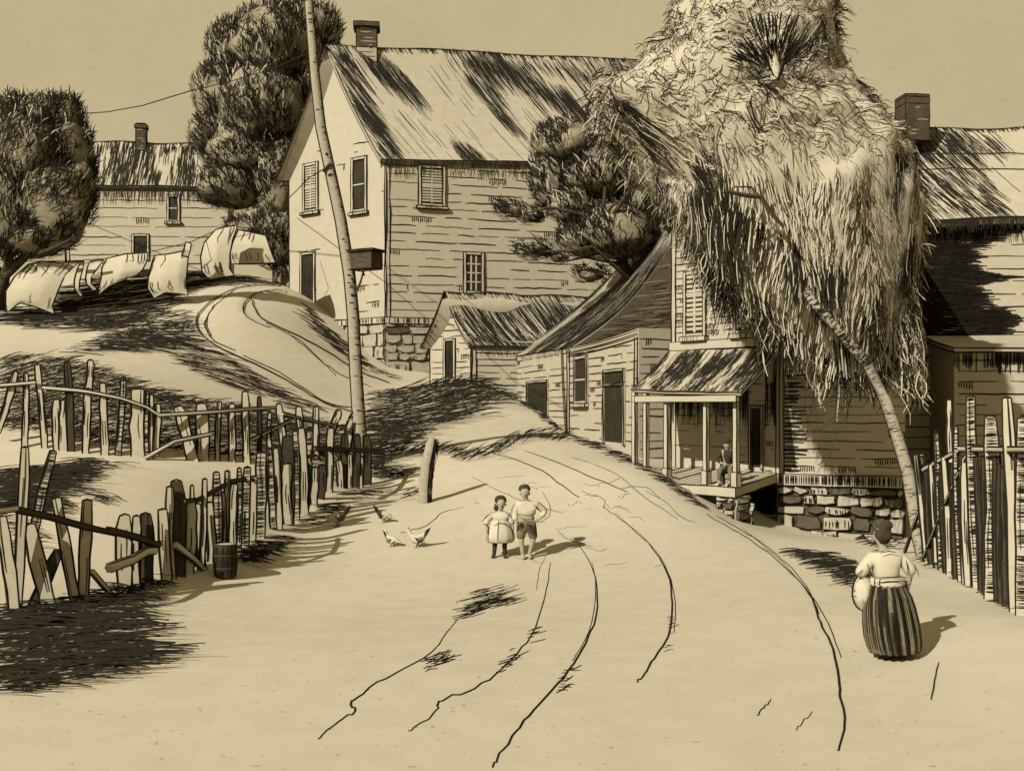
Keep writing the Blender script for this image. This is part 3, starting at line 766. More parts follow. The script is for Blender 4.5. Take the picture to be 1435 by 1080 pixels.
# ---- building with the big chimney at the edge of the picture
root = thing('barn', 'big clapboard barn with a square chimney and lean-to behind the tall picket fence', 'barn', (12, 32, 1.0))
lw = .045
g0, g1, gB = (10.9, 32.4), (19.5, 31.6), (11.6, 40.0)
front, gab, rm, sf, sb = gable_house(root, g0, gB, g1, .3, 8.75, 12.2, 8.75, 12.2, lw, .36, .45, None, (), (), sag=.12, dens=.95, fringe=420, fl=.42, thick=.26, seg=5)
hatch(rm, sf, 900, (.4, 1.3), .30, lw * .55, lambda u, v: (1.0 if u < .45 else .03) if (v < .92) else 0)
hatch(rm, sf, 240, (.5, 1.2), .30, lw * .55, lambda u, v: 1.0 if v < .25 and u < .55 else 0)
for v in (.28, .45): rm.ribbon([sf.p(.1 + .8 * k / 12, v + U(-.01, .01), .03) for k in range(13)], lw, sf.n)
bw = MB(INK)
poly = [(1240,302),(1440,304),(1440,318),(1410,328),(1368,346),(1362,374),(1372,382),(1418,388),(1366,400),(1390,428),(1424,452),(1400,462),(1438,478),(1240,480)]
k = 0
while k < 2600:                                            # the tree's shadow drawn on the wall in ink strokes
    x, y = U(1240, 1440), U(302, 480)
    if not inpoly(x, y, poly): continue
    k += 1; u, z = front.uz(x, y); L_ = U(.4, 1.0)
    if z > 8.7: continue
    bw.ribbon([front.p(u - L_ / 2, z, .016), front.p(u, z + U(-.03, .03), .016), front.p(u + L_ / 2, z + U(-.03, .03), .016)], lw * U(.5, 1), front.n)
bw.build('painted_tree_shadow', root)
rf = finish_roof(rm, root)
cc = P(1281, 150, 34.8); chimney(rf, (cc.x, cc.y), .82, .7, 11.6, 13.08, lw, cap=.0)
lm = MB(M_WOOD, INK)
wl = Wall((12.35, 29.9), (19.5, 29.3)); quadwall(lm, wl, .3, .3, 4.5, 4.5, M_WOOD)
lm.face([wl.p(0, .3), wl.p(0, 4.5), Vector((12.6, 32.3, 5.0)), Vector((12.6, 32.3, .3))], M_WOOD)
boards(lm, wl, lambda z: (.05, wl.L), .8, 4.4, .3, lw, (), .95, 3, .3)
for k in range(150):
    u = U(0, wl.L); lm.ribbon([wl.p(u, 4.5, .02), wl.p(u, 4.3, .02), wl.p(u, 4.5 - U(.25, .6), .02)], lw * .8, wl.n)
lm.build('lean_to_wall', root)
lr = MB(M_THATCH, INK)
ls = Surf((12.4, 32.35, 5.15), (19.6, 31.55, 5.15), (12.2, 29.5, 4.62), (19.6, 28.9, 4.62), .03, .02); slab(lr, ls, .12, M_THATCH, 12, 5, lw * .6)
lr.build('lean_to_roof', root)
# ------------------------------------------------------------------ trees
def lumpy(mb, c, r, m, seed, amp=.18, nu=26, nv=18, f=1.6):
    rows = []
    for a in range(nv + 1):
        th = math.pi * a / nv; row = []
        for b in range(nu):
            ph = 2 * math.pi * b / nu
            d = Vector((math.sin(th) * math.cos(ph), math.sin(th) * math.sin(ph), math.cos(th)))
            k = 1 + amp * fbm(d + Vector((seed, 0, 0)), f)
            row.append(Vector((c.x + d.x * r[0] * k, c.y + d.y * r[1] * k, c.z + d.z * r[2] * k)))
        rows.append(row)
    mb.grid(rows, m, True, True)
def rdir():
    while True:
        d = Vector((U(-1, 1), U(-1, 1), U(-1, 1)))
        if .05 < d.length < 1: return d.normalized()
def lobe(px, py, d, rx, ry, rz=None):
    s = d / F
    return (P(px, py, d), (rx * s, (rz if rz else rx) * s, ry * s))
def inside(p, lobes, skip, k=.86):
    for i, (c, r) in enumerate(lobes):
        if i == skip: continue
        if ((p.x - c.x) / r[0]) ** 2 + ((p.y - c.y) / r[1]) ** 2 + ((p.z - c.z) / r[2]) ** 2 < k * k: return True
    return False
def leaves(mb, lobes, n, root, ln, w, pale=.25, clump=.9, fan=.5, lift=(-.07, .03), seed=0., curl=.3, gap=-.5, drop=0.):
    """leaf sprays on the lobes, growing away from the root of the limbs"""
    vol = [r[0] * r[2] + r[1] * r[2] for c, r in lobes]; tot = sum(vol)
    for i, (c, r) in enumerate(lobes):
        for _ in range(int(n * vol[i] / tot)):
            d = rdir()
            p = Vector((c.x + d.x * r[0], c.y + d.y * r[1], c.z + d.z * r[2]))
            if inside(p, lobes, i): continue
            nn = Vector((d.x / r[0], d.y / r[1], d.z / r[2])).normalized()
            p += nn * U(*lift) * r[0]
            v = fbm(p + Vector((seed, 0, 0)), clump)
            if v < gap: continue
            ou = (p - root).normalized()
            t = ou - nn * ou.dot(nn) * .80 + rdir() * fan * .5 + nn * .10 - UP * drop
            if t.length < .1: continue
            t.normalize(); L = U(*ln); bend = t.cross(nn) * U(-curl, curl) * L
            q = [p + t * (L * k / 3) + bend * ((k / 3) ** 2) - UP * drop * L * .3 * (k / 3) ** 2 for k in range(4)]
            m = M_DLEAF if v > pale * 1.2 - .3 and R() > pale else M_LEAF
            mb.ribbon(q, w * U(.6, 1.3), (nn + rdir() * .35).normalized(), m, .25)
def limb(mb, pts, r0, r1, m, n=8):
    k = len(pts); mb.tube(pts, [r0 + (r1 - r0) * i / (k - 1) for i in range(k)], m, n)
def bark(mb, pts, r0, r1, n, lw, view=None):
    k = len(pts)
    for _ in range(n):
        t = U(0, .999) * (k - 1); i = int(t); p = pts[i].lerp(pts[i + 1], t - i); rr = (r0 + (r1 - r0) * t / (k - 1)) * 1.04
        ax = (pts[i + 1] - pts[i]).normalized(); x = ax.cross(Vector((0, 1, 0.1))).normalized(); y = ax.cross(x)
        a = U(-.4, 2.2) + math.pi * random.randint(0, 1) * 0; da = U(.4, 1.3)
        q = [p + (x * math.cos(a + da * j / 3) + y * math.sin(a + da * j / 3)) * rr + ax * U(-.01, .01) for j in range(4)]
        mb.ribbon(q, lw * U(.6, 1.4), (q[1] - p).normalized())
def tree(name, label, lobes, base, limbs, n, ln, w, group=None, core=.84, root=None, pale=.25, barkm=M_DWOOD, seed=0., cm=None, **kw):
    t = thing(name, label, 'tree', base, group)
    mb = MB(M_DLEAF, M_LEAF, M_MLEAF)
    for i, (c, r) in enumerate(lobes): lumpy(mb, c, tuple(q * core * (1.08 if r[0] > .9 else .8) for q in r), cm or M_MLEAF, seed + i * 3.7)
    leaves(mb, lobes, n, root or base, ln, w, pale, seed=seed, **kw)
    mb.build('crown', t)
    tm = MB(barkm, INK)
    for pts, r0, r1 in limbs: limb(tm, pts, r0, r1, barkm); bark(tm, pts, r0, r1, int(12 * len(pts)), w * .8)
    tm.build('trunk', t)
    return t
# round tree at the edge
b = P(-4, 402, 47)
L = [lobe(40,225,47,66,70), lobe(92,215,47.3,40,52), lobe(10,290,46.6,60,80), lobe(78,290,46.5,52,62), lobe(-40,240,47,60,90), lobe(60,165,47.2,40,30), lobe(88,164,47.4,30,28), lobe(22,165,47.3,34,30), lobe(105,260,47,30,46),lobe(50,330,46.6,44,34)]
lim = [([b - UP*1.0, P(6,385,47), P(40,355,46.4), P(70,330,45.4)], .34, .10), ([P(6,385,47), P(20,345,46), P(30,300,45.2)], .2, .06), ([P(30,362,46.6), P(70,350,45.6), P(100,335,45.2)], .14, .05), ([P(4,390,47), P(-20,350,46.5), P(-40,310,46)], .2, .08)]
tree('round_tree', 'round bushy dark tree beside the small far house, over the big white sheet', L, b, lim, 19000, (.22, .6), .046, seed=2., pale=.06, gap=-.20, root=P(10,400,47), clump=1.1, curl=.7)
# tall tree behind the house
b = P(392, 404, 57)
L = [lobe(385,70,57,70,62), lobe(330,75,57,42,46), lobe(420,50,57.5,52,46), lobe(450,40,57.5,30,34), lobe(310,130,57,40,44), lobe(300,190,57,34,34), lobe(370,150,56.6,66,66), lobe(345,215,57,62,44), lobe(390,240,56.8,44,70), lobe(330,262,57,52,34), lobe(385,330,56.8,34,50), lobe(345,325,56.8,30,20), lobe(300,278,57,22,14), lobe(430,130,57.5,40,60), lobe(395,385,56.8,14,24)]
lim = [([b - UP * .6, P(390,360,57), P(380,260,57), P(375,120,57)], .42, .12), ([P(385,280,57), P(340,235,56.5), P(310,150,56.5)], .2, .06), ([P(388,330,57), P(350,312,56), P(318,330,56)], .12, .04)]
tree('tall_tree', 'tall dark billowing tree rising behind the gable of the tall house', L, b, lim, 26000, (.24, .58), .055, seed=9., pale=.05, gap=-.28, clump=.9, curl=.7)
# spreading tree between the houses
b = P(905, 480, 41)
L = [lobe(800,205,41,56,34), lobe(865,215,41,66,40), lobe(775,250,41,34,46), lobe(830,250,41.2,60,34), lobe(900,270,41.5,46,60), lobe(800,290,40.6,34,24), lobe(720,296,41,24,14), lobe(748,302,41,22,14), lobe(860,325,40.5,60,40), lobe(820,335,40.6,40,26), lobe(750,350,41,28,16), lobe(784,362,41,18,9), lobe(830,385,41.5,26,14), lobe(920,330,42,40,70), lobe(770,200,41.4,24,24), lobe(700,288,41,8,8)]
lim = [([b - UP * 1.5, P(890,400,41), P(850,330,40.2), P(818,285,39.4)], .3, .08), ([P(850,335,40.2), P(815,300,39.2), P(770,290,39.6), P(735,300,40)], .1, .03), ([P(880,380,41), P(845,300,39.2), P(848,262,39.2)], .16, .05), ([P(870,370,40.5), P(820,360,39.8), P(785,368,40)], .08, .03), ([P(880,390,40.5),P(830,345,39.4),P(800,352,39.6),P(765,352,40)], .08,.03), ([P(860,300,39.4),P(880,270,39),P(890,240,39)], .1, .03)]
tree('spreading_tree', 'dark tree with spreading clumped branches between the tall house and the pale shaggy tree', L, b, lim, 16000, (.18, .42), .044, seed=5., pale=.05, gap=-.32, clump=1.3, core=.82, curl=.6)

# ---- great shaggy tree over the porch
b = P(1288, 770, 20.4)
t = thing('shaggy_tree', 'huge tree with a leaning bare trunk and a pale drooping shaggy crown', 'tree', b)
D = 22.6
PR = [(-38,1000,1120,50),(-14,962,1160,90),(25,942,1168,100),(65,925,1160,100),(100,888,1166,110),(122,848,1184,110),(150,826,1214,118),(185,836,1248,120),(225,880,1276,120),(270,922,1284,118),(315,944,1288,112),(355,978,1284,104),(400,1010,1272,96),(440,1064,1258,86),(475,1098,1244,70),(505,1130,1228,55),(532,1160,1212,30)]
PY = [p[0] for p in PR]; PXL = [p[1] for p in PR]; PXR = [p[2] for p in PR]; PDZ = [p[3] for p in PR]
def crown_pt(phi, y, o=0.0):
    xl = float(np.interp(y, PY, PXL)); xr = float(np.interp(y, PY, PXR)); dz = float(np.interp(y, PY, PDZ))
    c = P((xl + xr) / 2, y, D); s_ = D / F; w = (xr - xl) / 2 * s_; dz = dz * 1.25 * s_
    q = Vector((math.cos(phi) * w, -math.sin(phi) * dz, 0)); p = c + q
    up_ = 1.0 if y < 200 else .55
    n1 = noise.noise(Vector((p.x * .85, p.y * .85, p.z * .8 * up_))) ; n2 = noise.noise(Vector((p.x * 2.2 + 5, p.y * 2.2, p.z * 1.7 * up_))); n3 = noise.noise(Vector((p.x * 5 + 9, p.y * 5, p.z * 3.4 * up_)))
    k = 1 + .13 * n1 + .08 * n2 + .045 * n3
    q = q * k + q.normalized() * o
    return c + q + Vector((0, 0, .28 * n2 + .15 * n1))
mb = MB(M_LEAF, M_DLEAF, M_MLEAF)
ysp = np.concatenate([np.linspace(-38, 520, 78)])
mb.grid([[crown_pt(2 * math.pi * k / 96, y) for k in range(96)] for y in ysp], M_LEAF, True, True)
mb.face([crown_pt(2 * math.pi * k / 96, -38) for k in range(96)][::-1], M_LEAF)
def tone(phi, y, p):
    """density of dark strands: sparse at the top, thicker low down and to the right"""
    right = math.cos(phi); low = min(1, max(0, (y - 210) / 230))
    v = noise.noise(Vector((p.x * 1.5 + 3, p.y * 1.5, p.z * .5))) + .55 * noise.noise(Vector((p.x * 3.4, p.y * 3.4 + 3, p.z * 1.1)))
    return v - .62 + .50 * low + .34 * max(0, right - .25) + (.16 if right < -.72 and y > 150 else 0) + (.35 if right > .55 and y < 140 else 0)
made = 0
for _ in range(72000):
    y = U(-36, 520); phi = U(0, 2 * math.pi)
    xl = float(np.interp(y, PY, PXL)); xr = float(np.interp(y, PY, PXR))
    if R() > (xr - xl) / 440: continue
    if math.sin(phi) < -.35 and R() < .75: continue
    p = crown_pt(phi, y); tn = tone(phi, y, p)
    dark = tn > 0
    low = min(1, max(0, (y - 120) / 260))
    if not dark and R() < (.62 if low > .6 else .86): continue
    ln = (U(14, 34) + low * U(0, 36)) * (1 if dark else .6); drift = U(-.16, .16) * (1.2 - low) + .10 * math.cos(phi) * 0
    o = U(.012, .03) if not dark else U(.012, .05); q = []
    for k in range(5):
        t_ = k / 4
        f_ = min(1, max(0, (y - 200) / 120))
        a_ = crown_pt(phi + drift * t_ * t_, y + ln * t_, o + .03 * math.sin(t_ * 3))
        if f_ > 0:
            v_ = p + (p - P((xl + xr) / 2, y, D)).normalized() * (o + .02 * t_) + Vector((drift * .9 * t_ * t_ + .03 * math.sin(t_ * 4 + phi * 9), 0, -ln * t_ * D / F))
            a_ = a_.lerp(v_, f_)
        q.append(a_)
    nn = (q[2] - P((xl + xr) / 2, y, D)); nn.z = .25 * nn.length; nn.normalize()
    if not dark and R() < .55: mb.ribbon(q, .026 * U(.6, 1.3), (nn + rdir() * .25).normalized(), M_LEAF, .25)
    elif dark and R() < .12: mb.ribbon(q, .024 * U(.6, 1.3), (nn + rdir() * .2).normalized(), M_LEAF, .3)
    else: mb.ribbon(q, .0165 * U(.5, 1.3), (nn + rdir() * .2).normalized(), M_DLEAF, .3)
# loose curls of new growth that break the outline
for _ in range(1900):
    y = U(-36, 470); phi = random.choice((0, math.pi)) + U(-.6, .6); p = crown_pt(phi, y, .0); c = P(1075, y + 60, D)
    out = (p - c).normalized(); tn = (out * .5 + UP * U(-.9, .5 if y < 120 else -.2) + rdir() * .4).normalized(); L_ = U(.12, .4); q = []
    for k in range(4): q.append(p + tn * L_ * k / 3 - UP * (.5 * L_ * (k / 3) ** 2))
    mb.ribbon(q, .020 * U(.6, 1.2), Vector((U(-.4, .4), -1, U(-.3, .3))), M_DLEAF if R() < .72 else M_LEAF, .3)
for _ in range(620):                                        # short curled sprays drawn over the pale top
    y = U(-20, 260); phi = U(.1, 3.0); p = crown_pt(phi, y, .05); r_ = U(.05, .14); a0 = U(1.6, 2.6); nn = Vector((math.cos(phi), -1, .2)).normalized(); sx = Vector((1, 0, 0)) * (1 if R() < .5 else -1)
    mb.ribbon([p + sx * r_ * math.cos(a0 - j * .55) + UP * r_ * math.sin(a0 - j * .55) * .8 + nn * .05 for j in range(5)], .018, nn, M_DLEAF, .3)
# hanging skirts of strands under the crown
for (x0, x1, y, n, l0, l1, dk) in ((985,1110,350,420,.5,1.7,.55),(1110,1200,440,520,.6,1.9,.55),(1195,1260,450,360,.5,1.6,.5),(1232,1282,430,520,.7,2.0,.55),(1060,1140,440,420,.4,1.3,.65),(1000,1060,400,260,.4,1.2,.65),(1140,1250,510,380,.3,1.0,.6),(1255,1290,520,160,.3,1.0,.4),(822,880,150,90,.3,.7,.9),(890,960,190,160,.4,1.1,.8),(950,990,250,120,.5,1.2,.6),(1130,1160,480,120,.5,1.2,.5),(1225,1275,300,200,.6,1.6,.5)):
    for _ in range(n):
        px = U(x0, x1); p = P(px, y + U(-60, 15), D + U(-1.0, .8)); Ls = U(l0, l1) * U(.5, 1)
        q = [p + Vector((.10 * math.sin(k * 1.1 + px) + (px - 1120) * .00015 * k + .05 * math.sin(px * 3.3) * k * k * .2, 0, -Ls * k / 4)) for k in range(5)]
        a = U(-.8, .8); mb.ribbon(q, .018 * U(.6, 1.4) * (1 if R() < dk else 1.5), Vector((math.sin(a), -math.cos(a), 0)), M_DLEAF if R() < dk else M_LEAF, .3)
mb.build('crown', t)
tp = [P(1300, 800, 20.3), P(1287, 750, 20.4), P(1272, 660, 20.5), P(1254, 600, 20.6), P(1240, 560, 20.6), P(1216, 510, 20.7), P(1178, 466, 20.6), P(1140, 424, 20.7), P(1100, 360, 21.4), P(1080, 260, 22.2), P(1078, 150, 22.4)]
tm = MB(M_BARK, INK, M_DWOOD)
rad = [.135, .125, .115, .11, .105, .10, .095, .09, .09, .08, .06]
tm.tube(tp, rad, M_BARK, 10)
bark(tm, tp[:7], .135, .095, 170, .009); bark(tm, tp[5:9], .10, .09, 260, .016)
for ang in (0.15, 2.9, 1.5):
    q = []
    for i in range(9):
        ax = (tp[i + 1] - tp[i]).normalized(); x = ax.cross(Vector((0, 1, 0))).normalized(); y = ax.cross(x)
        q.append(tp[i] + (-x * math.cos(ang) - y * math.sin(ang)*1.0) * rad[i] * 1.02)
    tm.line(q, .012)
tm.build('trunk', t)
bm_ = MB(M_PICKET, INK, M_DWOOD)
for pts, r in (([(1197,490),(1215,460),(1232,446),(1246,456),(1245,480),(1234,505)], .02), ([(1200,500),(1196,530),(1180,556),(1150,568),(1110,570)], .014), ([(1196,530),(1185,570),(1150,600),(1112,612)], .012), ([(1192,545),(1185,585),(1160,640),(1146,652)], .012), ([(1188,560),(1170,590),(1120,618)], .009), ([(1140,568),(1128,590),(1122,606)], .009), ([(1185,570),(1165,575),(1130,598),(1112,606)], .008),
               ):
    dd = 20.7 if pts[0][1] > 400 else 19.7
    bm_.line([P(x, y, dd + .02 * k) for k, (x, y) in enumerate(pts)], r, M_DWOOD)
bm_.build('hanging_twigs', t)
bm_ = MB(M_DWOOD, INK)
for pts, r in (([(1018,268),(1045,274),(1066,276),(1082,300),(1098,318)], .05), ([(1066,276),(1052,262),(1030,262)], .02)): bm_.line([P(x, y, 20.0 + .02 * k) for k, (x, y) in enumerate(pts)], r, M_DWOOD)
bm_.build('branch', t)
tu = MB(M_DLEAF, M_PICKET)
o_ = P(1086, 106, D - 2.35)
tu.tube([P(1088,112,D-2.3), P(1086,92,D-2.32), P(1081,70,D-2.3)], [.11, .09, .06], M_PICKET, 8); tu.line([P(1090,112,D-2.4),P(1098,90,D-2.42),P(1110,72,D-2.4)], .035); tu.line([P(1084,106,D-2.4),P(1074,84,D-2.4)], .02)
for _ in range(420):
    a = U(-1.55, 1.3); rr = U(.15, .9); q0 = o_ + Vector((math.sin(a) * rr * .75 - .05, U(-.35, .1), math.cos(a) * rr * .95 + .12)); dirv = (q0 - o_).normalized() + rdir() * .15; Ls = U(.15, .4)
    if fbm(q0, 2.6) < -.15: continue
    tu.ribbon([q0 + dirv * Ls * k / 3 for k in range(4)], .026, Vector((U(-.4, .4), -1, U(-.3, .3))), M_DLEAF, .3)
tu.build('branch_tuft', t)

# ------------------------------------------------------------------ pole and wires
b = hit(506, 648); 
pd = b.y
t = thing('utility_pole', 'tall leaning pale utility pole with a dark box on a bracket', 'pole', b)
pm = MB(M_BARK, INK, M_DWOOD)
pts = [P(509, 660, pd)] + [P(x, y, pd) for x, y in ((504, 600), (499, 520), (495, 440), (490, 385), (478, 310), (463, 240), (450, 180), (442, 110), (433, 3))]
rr = [.20, .19, .18, .17, .165, .16, .15, .145, .135, .12]
pm.tube(pts, rr, M_BARK, 12)
for ang in (.35, 2.75, 1.2):
    q = []
    for i in range(len(pts)):
        ax = (pts[min(i + 1, 9)] - pts[max(0, i - 1)]).normalized(); x = ax.cross(Vector((0, 1, 0))).normalized(); y = ax.cross(x)
        q.append(pts[i] + (x * math.cos(ang) + y * math.sin(ang) * (1 if y.y < 0 else -1)) * rr[i] * 1.02)
    if ang != 1.2: pm.line(q, .028)
for k in range(330):  # ticks crowd the right side, painting the pole's shaded side
    tt = U(0, 8.99); i = int(tt); p = pts[i].lerp(pts[i + 1], tt - i); r_ = rr[i] * 1.03
    a = U(-.15, .35); da = U(.3, .9)
    if R() < .3: a = U(-.3, 1.4)
    q = [p + Vector((math.cos(a + da * j / 3), -math.sin(a + da * j / 3), 0)) * r_ for j in range(4)]
    pm.ribbon(q, U(.015, .04), Vector((.5, -1, 0)))
pm.build('post', t)
w_ = Wall(P(489, 0, pd - .1)[:2], P(521, 0, pd - .5)[:2])
z0, z1 = P(0, 378, pd).z, P(0, 354, pd).z
bxm = MB(M_DWOOD, INK, M_PICKET); bx(bxm, w_, 0, w_.L, z0, z1, -.5, 0, M_DWOOD, .02)
bx(bxm, w_, -.04, w_.L + .08, z1, z1 + .05, -.55, .06, M_DWOOD, .02)
for k in range(14):
    z = z0 + (z1 - z0) * (k + .5) / 14; bxm.ribbon([w_.p(.02, z, .012), w_.p(w_.L * .5, z + U(-.02, .02), .012), w_.p(w_.L - .02, z, .012)], .012, w_.n, M_MIDC)
bxm.build('box', t)
br = MB(M_DWOOD, INK); br.tube([P(510, 378, pd - .35), P(505, 396, pd - .3), P(497, 414, pd - .15)], .035, M_DWOOD, 6); br.tube([P(506, 378, pd - .3), P(511, 386, pd - .3)], .03, M_DWOOD, 6); br.build('bracket', t)
wm_ = MB(INK)
wp = [P(434, 74, pd), P(380, 97, pd + 5), P(320, 115, pd + 10), P(265, 128, pd + 13), P(200, 148, pd + 16), P(150, 157, pd + 18), P(120, 159, pd + 19), P(0, 163, pd + 22), P(-120, 160, pd + 25)]
wp = [Vector(p) for p in wp]
wm_.tube(wp, [.016] * 3 + [.024] * 6, INK, 5); o = wm_.build('overhead_wire', None, wp[0]); tag(o, 'thin overhead wire sagging across the sky from the top of the pole', 'wire')
wm_ = MB(INK, M_DWOOD)
wm_.tube([P(462, 231, pd - .1), P(452, 238, pd + 3), P(432, 250, pd + 9), P(415, 268, pd + 14), P(402, 280, pd + 19), P(396, 286, pd + 21.8)], .02, INK, 5); wm_.tube([P(464, 229, pd - .18), P(452, 240, pd - .15)], .05, M_DWOOD, 6); o = wm_.build('drop_wire', None, P(462, 231, pd)); tag(o, 'short wire dropping from the middle of the pole to the tall house', 'wire')
# ------------------------------------------------------------------ fences
def plank(mb, top, bot, w, th, m, ink, nface, crown=.0, n=7, bend=0.0, hat=0, pointed=False):
    ax = (bot - top).normalized(); side = ax.cross(nface).normalized(); nf = side.cross(ax).normalized()
    if nf.dot(nface) < 0: nf = -nf
    Ls, Rs = [], []
    for k in range(n):
        t_ = k / (n - 1); c = top.lerp(bot, t_) + side * bend * math.sin(math.pi * t_) + side * U(-.06, .06) * w
        ww = w * .5 * (1 + U(-.13, .13)) * (.78 if k == 0 else 1)
        if pointed and k == 0: ww = w * .12
        Ls.append(c - side * ww); Rs.append(c + side * ww)
    fr = [Ls, Rs]; off = nf * th
    mb.grid([[p for p in Ls], [p for p in Rs]], m, False)
    mb.grid([[p - off for p in Rs], [p - off for p in Ls]], m, False)
    mb.grid([[p - off for p in Ls], Ls], m, False); mb.grid([Rs, [p - off for p in Rs]], m, False)
    mb.face([Ls[0], Rs[0], Rs[0] - off, Ls[0] - off], m)
    mb.line(Ls, ink); mb.line(Rs, ink); mb.line([Ls[0], (Ls[0] + Rs[0]) / 2 - ax * w * .12, Rs[0]], ink * .9); mb.line([Rs[0] - off, Rs[2] - off, Rs[-1] - off], ink * .7)
    for _ in range(hat):
        t_ = R() * .96; k = int(t_ * (n - 1)); f_ = t_ * (n - 1) - k
        a_ = Ls[k].lerp(Ls[min(k + 1, n - 1)], f_); b_ = Rs[k].lerp(Rs[min(k + 1, n - 1)], f_)
        u = U(.02, .2); mb.ribbon([a_.lerp(b_, u) + nf * .006, a_.lerp(b_, .5) + nf * .006 + ax * U(.0, .012), a_.lerp(b_, U(.8, .98)) + nf * .006 + ax * U(0, .015)], ink * .62, nf)
    for _ in range(2):
        u = U(.2, .8); k0 = random.randint(0, n - 4); mb.ribbon([Ls[k].lerp(Rs[k], u) + nf * .006 for k in range(k0, k0 + 3)], ink * .9, nf)
def fence(name, label, pk, rails, depth, ink, nface, th=.04):
    o = P(pk[len(pk) // 2][2], pk[len(pk) // 2][3], depth(pk[len(pk) // 2][2])); 
    t = thing(name, label, 'fence', o)
    for q in pk:
        tx, ty, bx_, by_, w, dk = q[:6]
        d = depth(bx_) if len(q) < 7 else q[6]
        d2 = d + U(-.05, .05)
        m = (M_DWOOD if dk == 1 else M_PICKET)
        mb = MB(m, INK)
        plank(mb, P(tx, ty, d2), P(bx_, by_, d2) - UP * .1, w * 1.15 * d / F, th, m, ink * d / F, nface, hat=(int(abs(by_ - ty) * .62) if dk == 2 else 0), bend=U(-.03, .03))
        mb.build('picket', t)
    for r in rails:
        w, dk, offd, pts = r[:4]
        mb = MB(M_DWOOD if dk == 1 else M_PICKET, INK)
        p3 = [P(x, y, depth(x) - offd) for x, y in pts]
        if len(p3) < 4: 
            p3 = [p3[0].lerp(p3[-1], k / 4) if len(p3) == 2 else (p3[0].lerp(p3[1], k / 2) if k < 2 else p3[1].lerp(p3[2], (k - 2) / 2)) for k in range(5)]
        rad = [w * .5 * depth(pts[0][0]) / F * (1 - .25 * k / len(p3)) for k in range(len(p3))]
        rows = mb.tube(p3, rad, mb.mats[0], 6, True)
        for s_ in (0, 1, 2, 3, 4, 5):
            if s_ in (1, 2, 4, 5): mb.line([r_[s_] for r_ in rows], ink * .8 * depth(pts[0][0]) / F)
        mb.build('rail', t)
    return t
# lower fence along the road
def dl(x):
    xs_ = [(-60, 14.6), (20, 15.2), (110, 16.2), (200, 17.6), (260, 18.4), (318, 19.6), (362, 21.5), (430, 24.5), (515, 29.5)]
    for (a, da), (b_, db) in zip(xs_[:-1], xs_[1:]):
        if x <= b_: return da + (db - da) * (x - a) / (b_ - a)
    return 29.5
LOW = [(35,627,22,868,11,0,15.6),(2,724,24,869,14,0),(74,632,47,740,10,2,15.9),(42,735,76,868,17,0),(82,772,36,866,13,1,15.9),(79,698,109,856,12,0),(123,701,117,850,13,0),(30,770,22,866,9,2,15.9),
 (174,722,176,829,17,0),(191,723,190,828,10,0),(204,720,203,826,15,1),(228,714,234,818,12,0),(248,674,250,812,17,1),(238,682,242,815,9,0),
 (268,700,263,808,12,0),(269,680,274,800,5,0),(287,671,281,805,6,0),(276,706,286,803,9,0),(293,704,296,800,10,0),(303,662,306,782,10,2),(311,690,310,783,8,0),(319,660,315,778,7,0),(328,678,327,775,9,0),(335,656,334,774,6,2),(347,655,342,768,10,2),(356,668,353,758,9,0),
 (366,635,363,750,13,2),(377,628,384,742,8,2),(386,628,391,735,8,0),(402,612,404,730,15,1),(402,650,404,728,12,0,23.1),(413,604,415,722,8,2),(422,600,426,715,10,0),(434,604,433,650,8,2),(432,652,427,712,10,1),(442,655,439,708,9,0),(451,652,447,706,10,1),(463,600,461,696,9,0),
 (474,645,478,692,8,0),(483,608,481,692,9,1),(490,636,489,691,7,0),(501,609,497,690,9,1),(506,640,505,689,6,0),(513,610,513,689,10,1)]
fence('picket_fence', 'broken crooked roadside picket fence with leaning pickets and a barrel at its foot', LOW,
  [(11, 0, .12, [(-30,716),(0,715),(24,712)]), (10, 1, .12, [(24,714),(70,724),(120,738),(165,748)]), (10, 1, .12, [(150,742),(190,752),(224,764)]), (6, 1, .1, [(258,702),(278,700),(300,688),(325,674),(345,671),(360,673)]), (14, 0, .2, [(152,796),(185,784),(205,772),(218,771)]), (10, 0, .15, [(246,763),(270,782),(300,812)]),
   (8, 0, .05, [(128,800),(145,820),(160,837)]), (7, 1, .05, [(440,628),(480,630),(525,632)]), (8, 0, .05, [(205,768),(226,760)])], dl, 1.6, Vector((.35, -1, 0)).normalized())
# upper fence on the terrace
_ux = [-30, 60, 150, 250, 350, 440, 510]; _uh = [h.y - .12 for h in hits(_ux, [618, 626, 636, 645, 648, 643, 640])]; print('du', _uh)
def du(x): return float(np.interp(x, _ux, _uh))
UPF = [(22,521,-4,600,8,0),(36,523,34,622,7,0),(52,511,63,622,7,0),(79,560,80,624,9,0),(91,561,89,626,10,0),(94,507,99,632,8,1),(127,505,123,545,8,0),(123,545,120,640,8,0),(144,537,147,635,9,0),(173,529,165,637,7,2),(192,546,194,642,17,0),(206,548,206,638,5,2),(212,553,210,636,5,0),(221,566,217,632,8,0),
 (250,570,272,646,13,0),(282,566,284,644,14,0),(308,563,305,644,6,0),(325,566,325,645,8,0),(343,549,346,648,8,0),(363,556,363,634,5,1),(378,578,378,628,5,2),(391,566,399,642,8,0),(419,570,421,642,8,0),(443,570,444,642,7,0),(475,575,464,602,8,0),(464,602,461,640,8,0),(499,576,488,604,9,2),(505,580,492,640,8,0)]
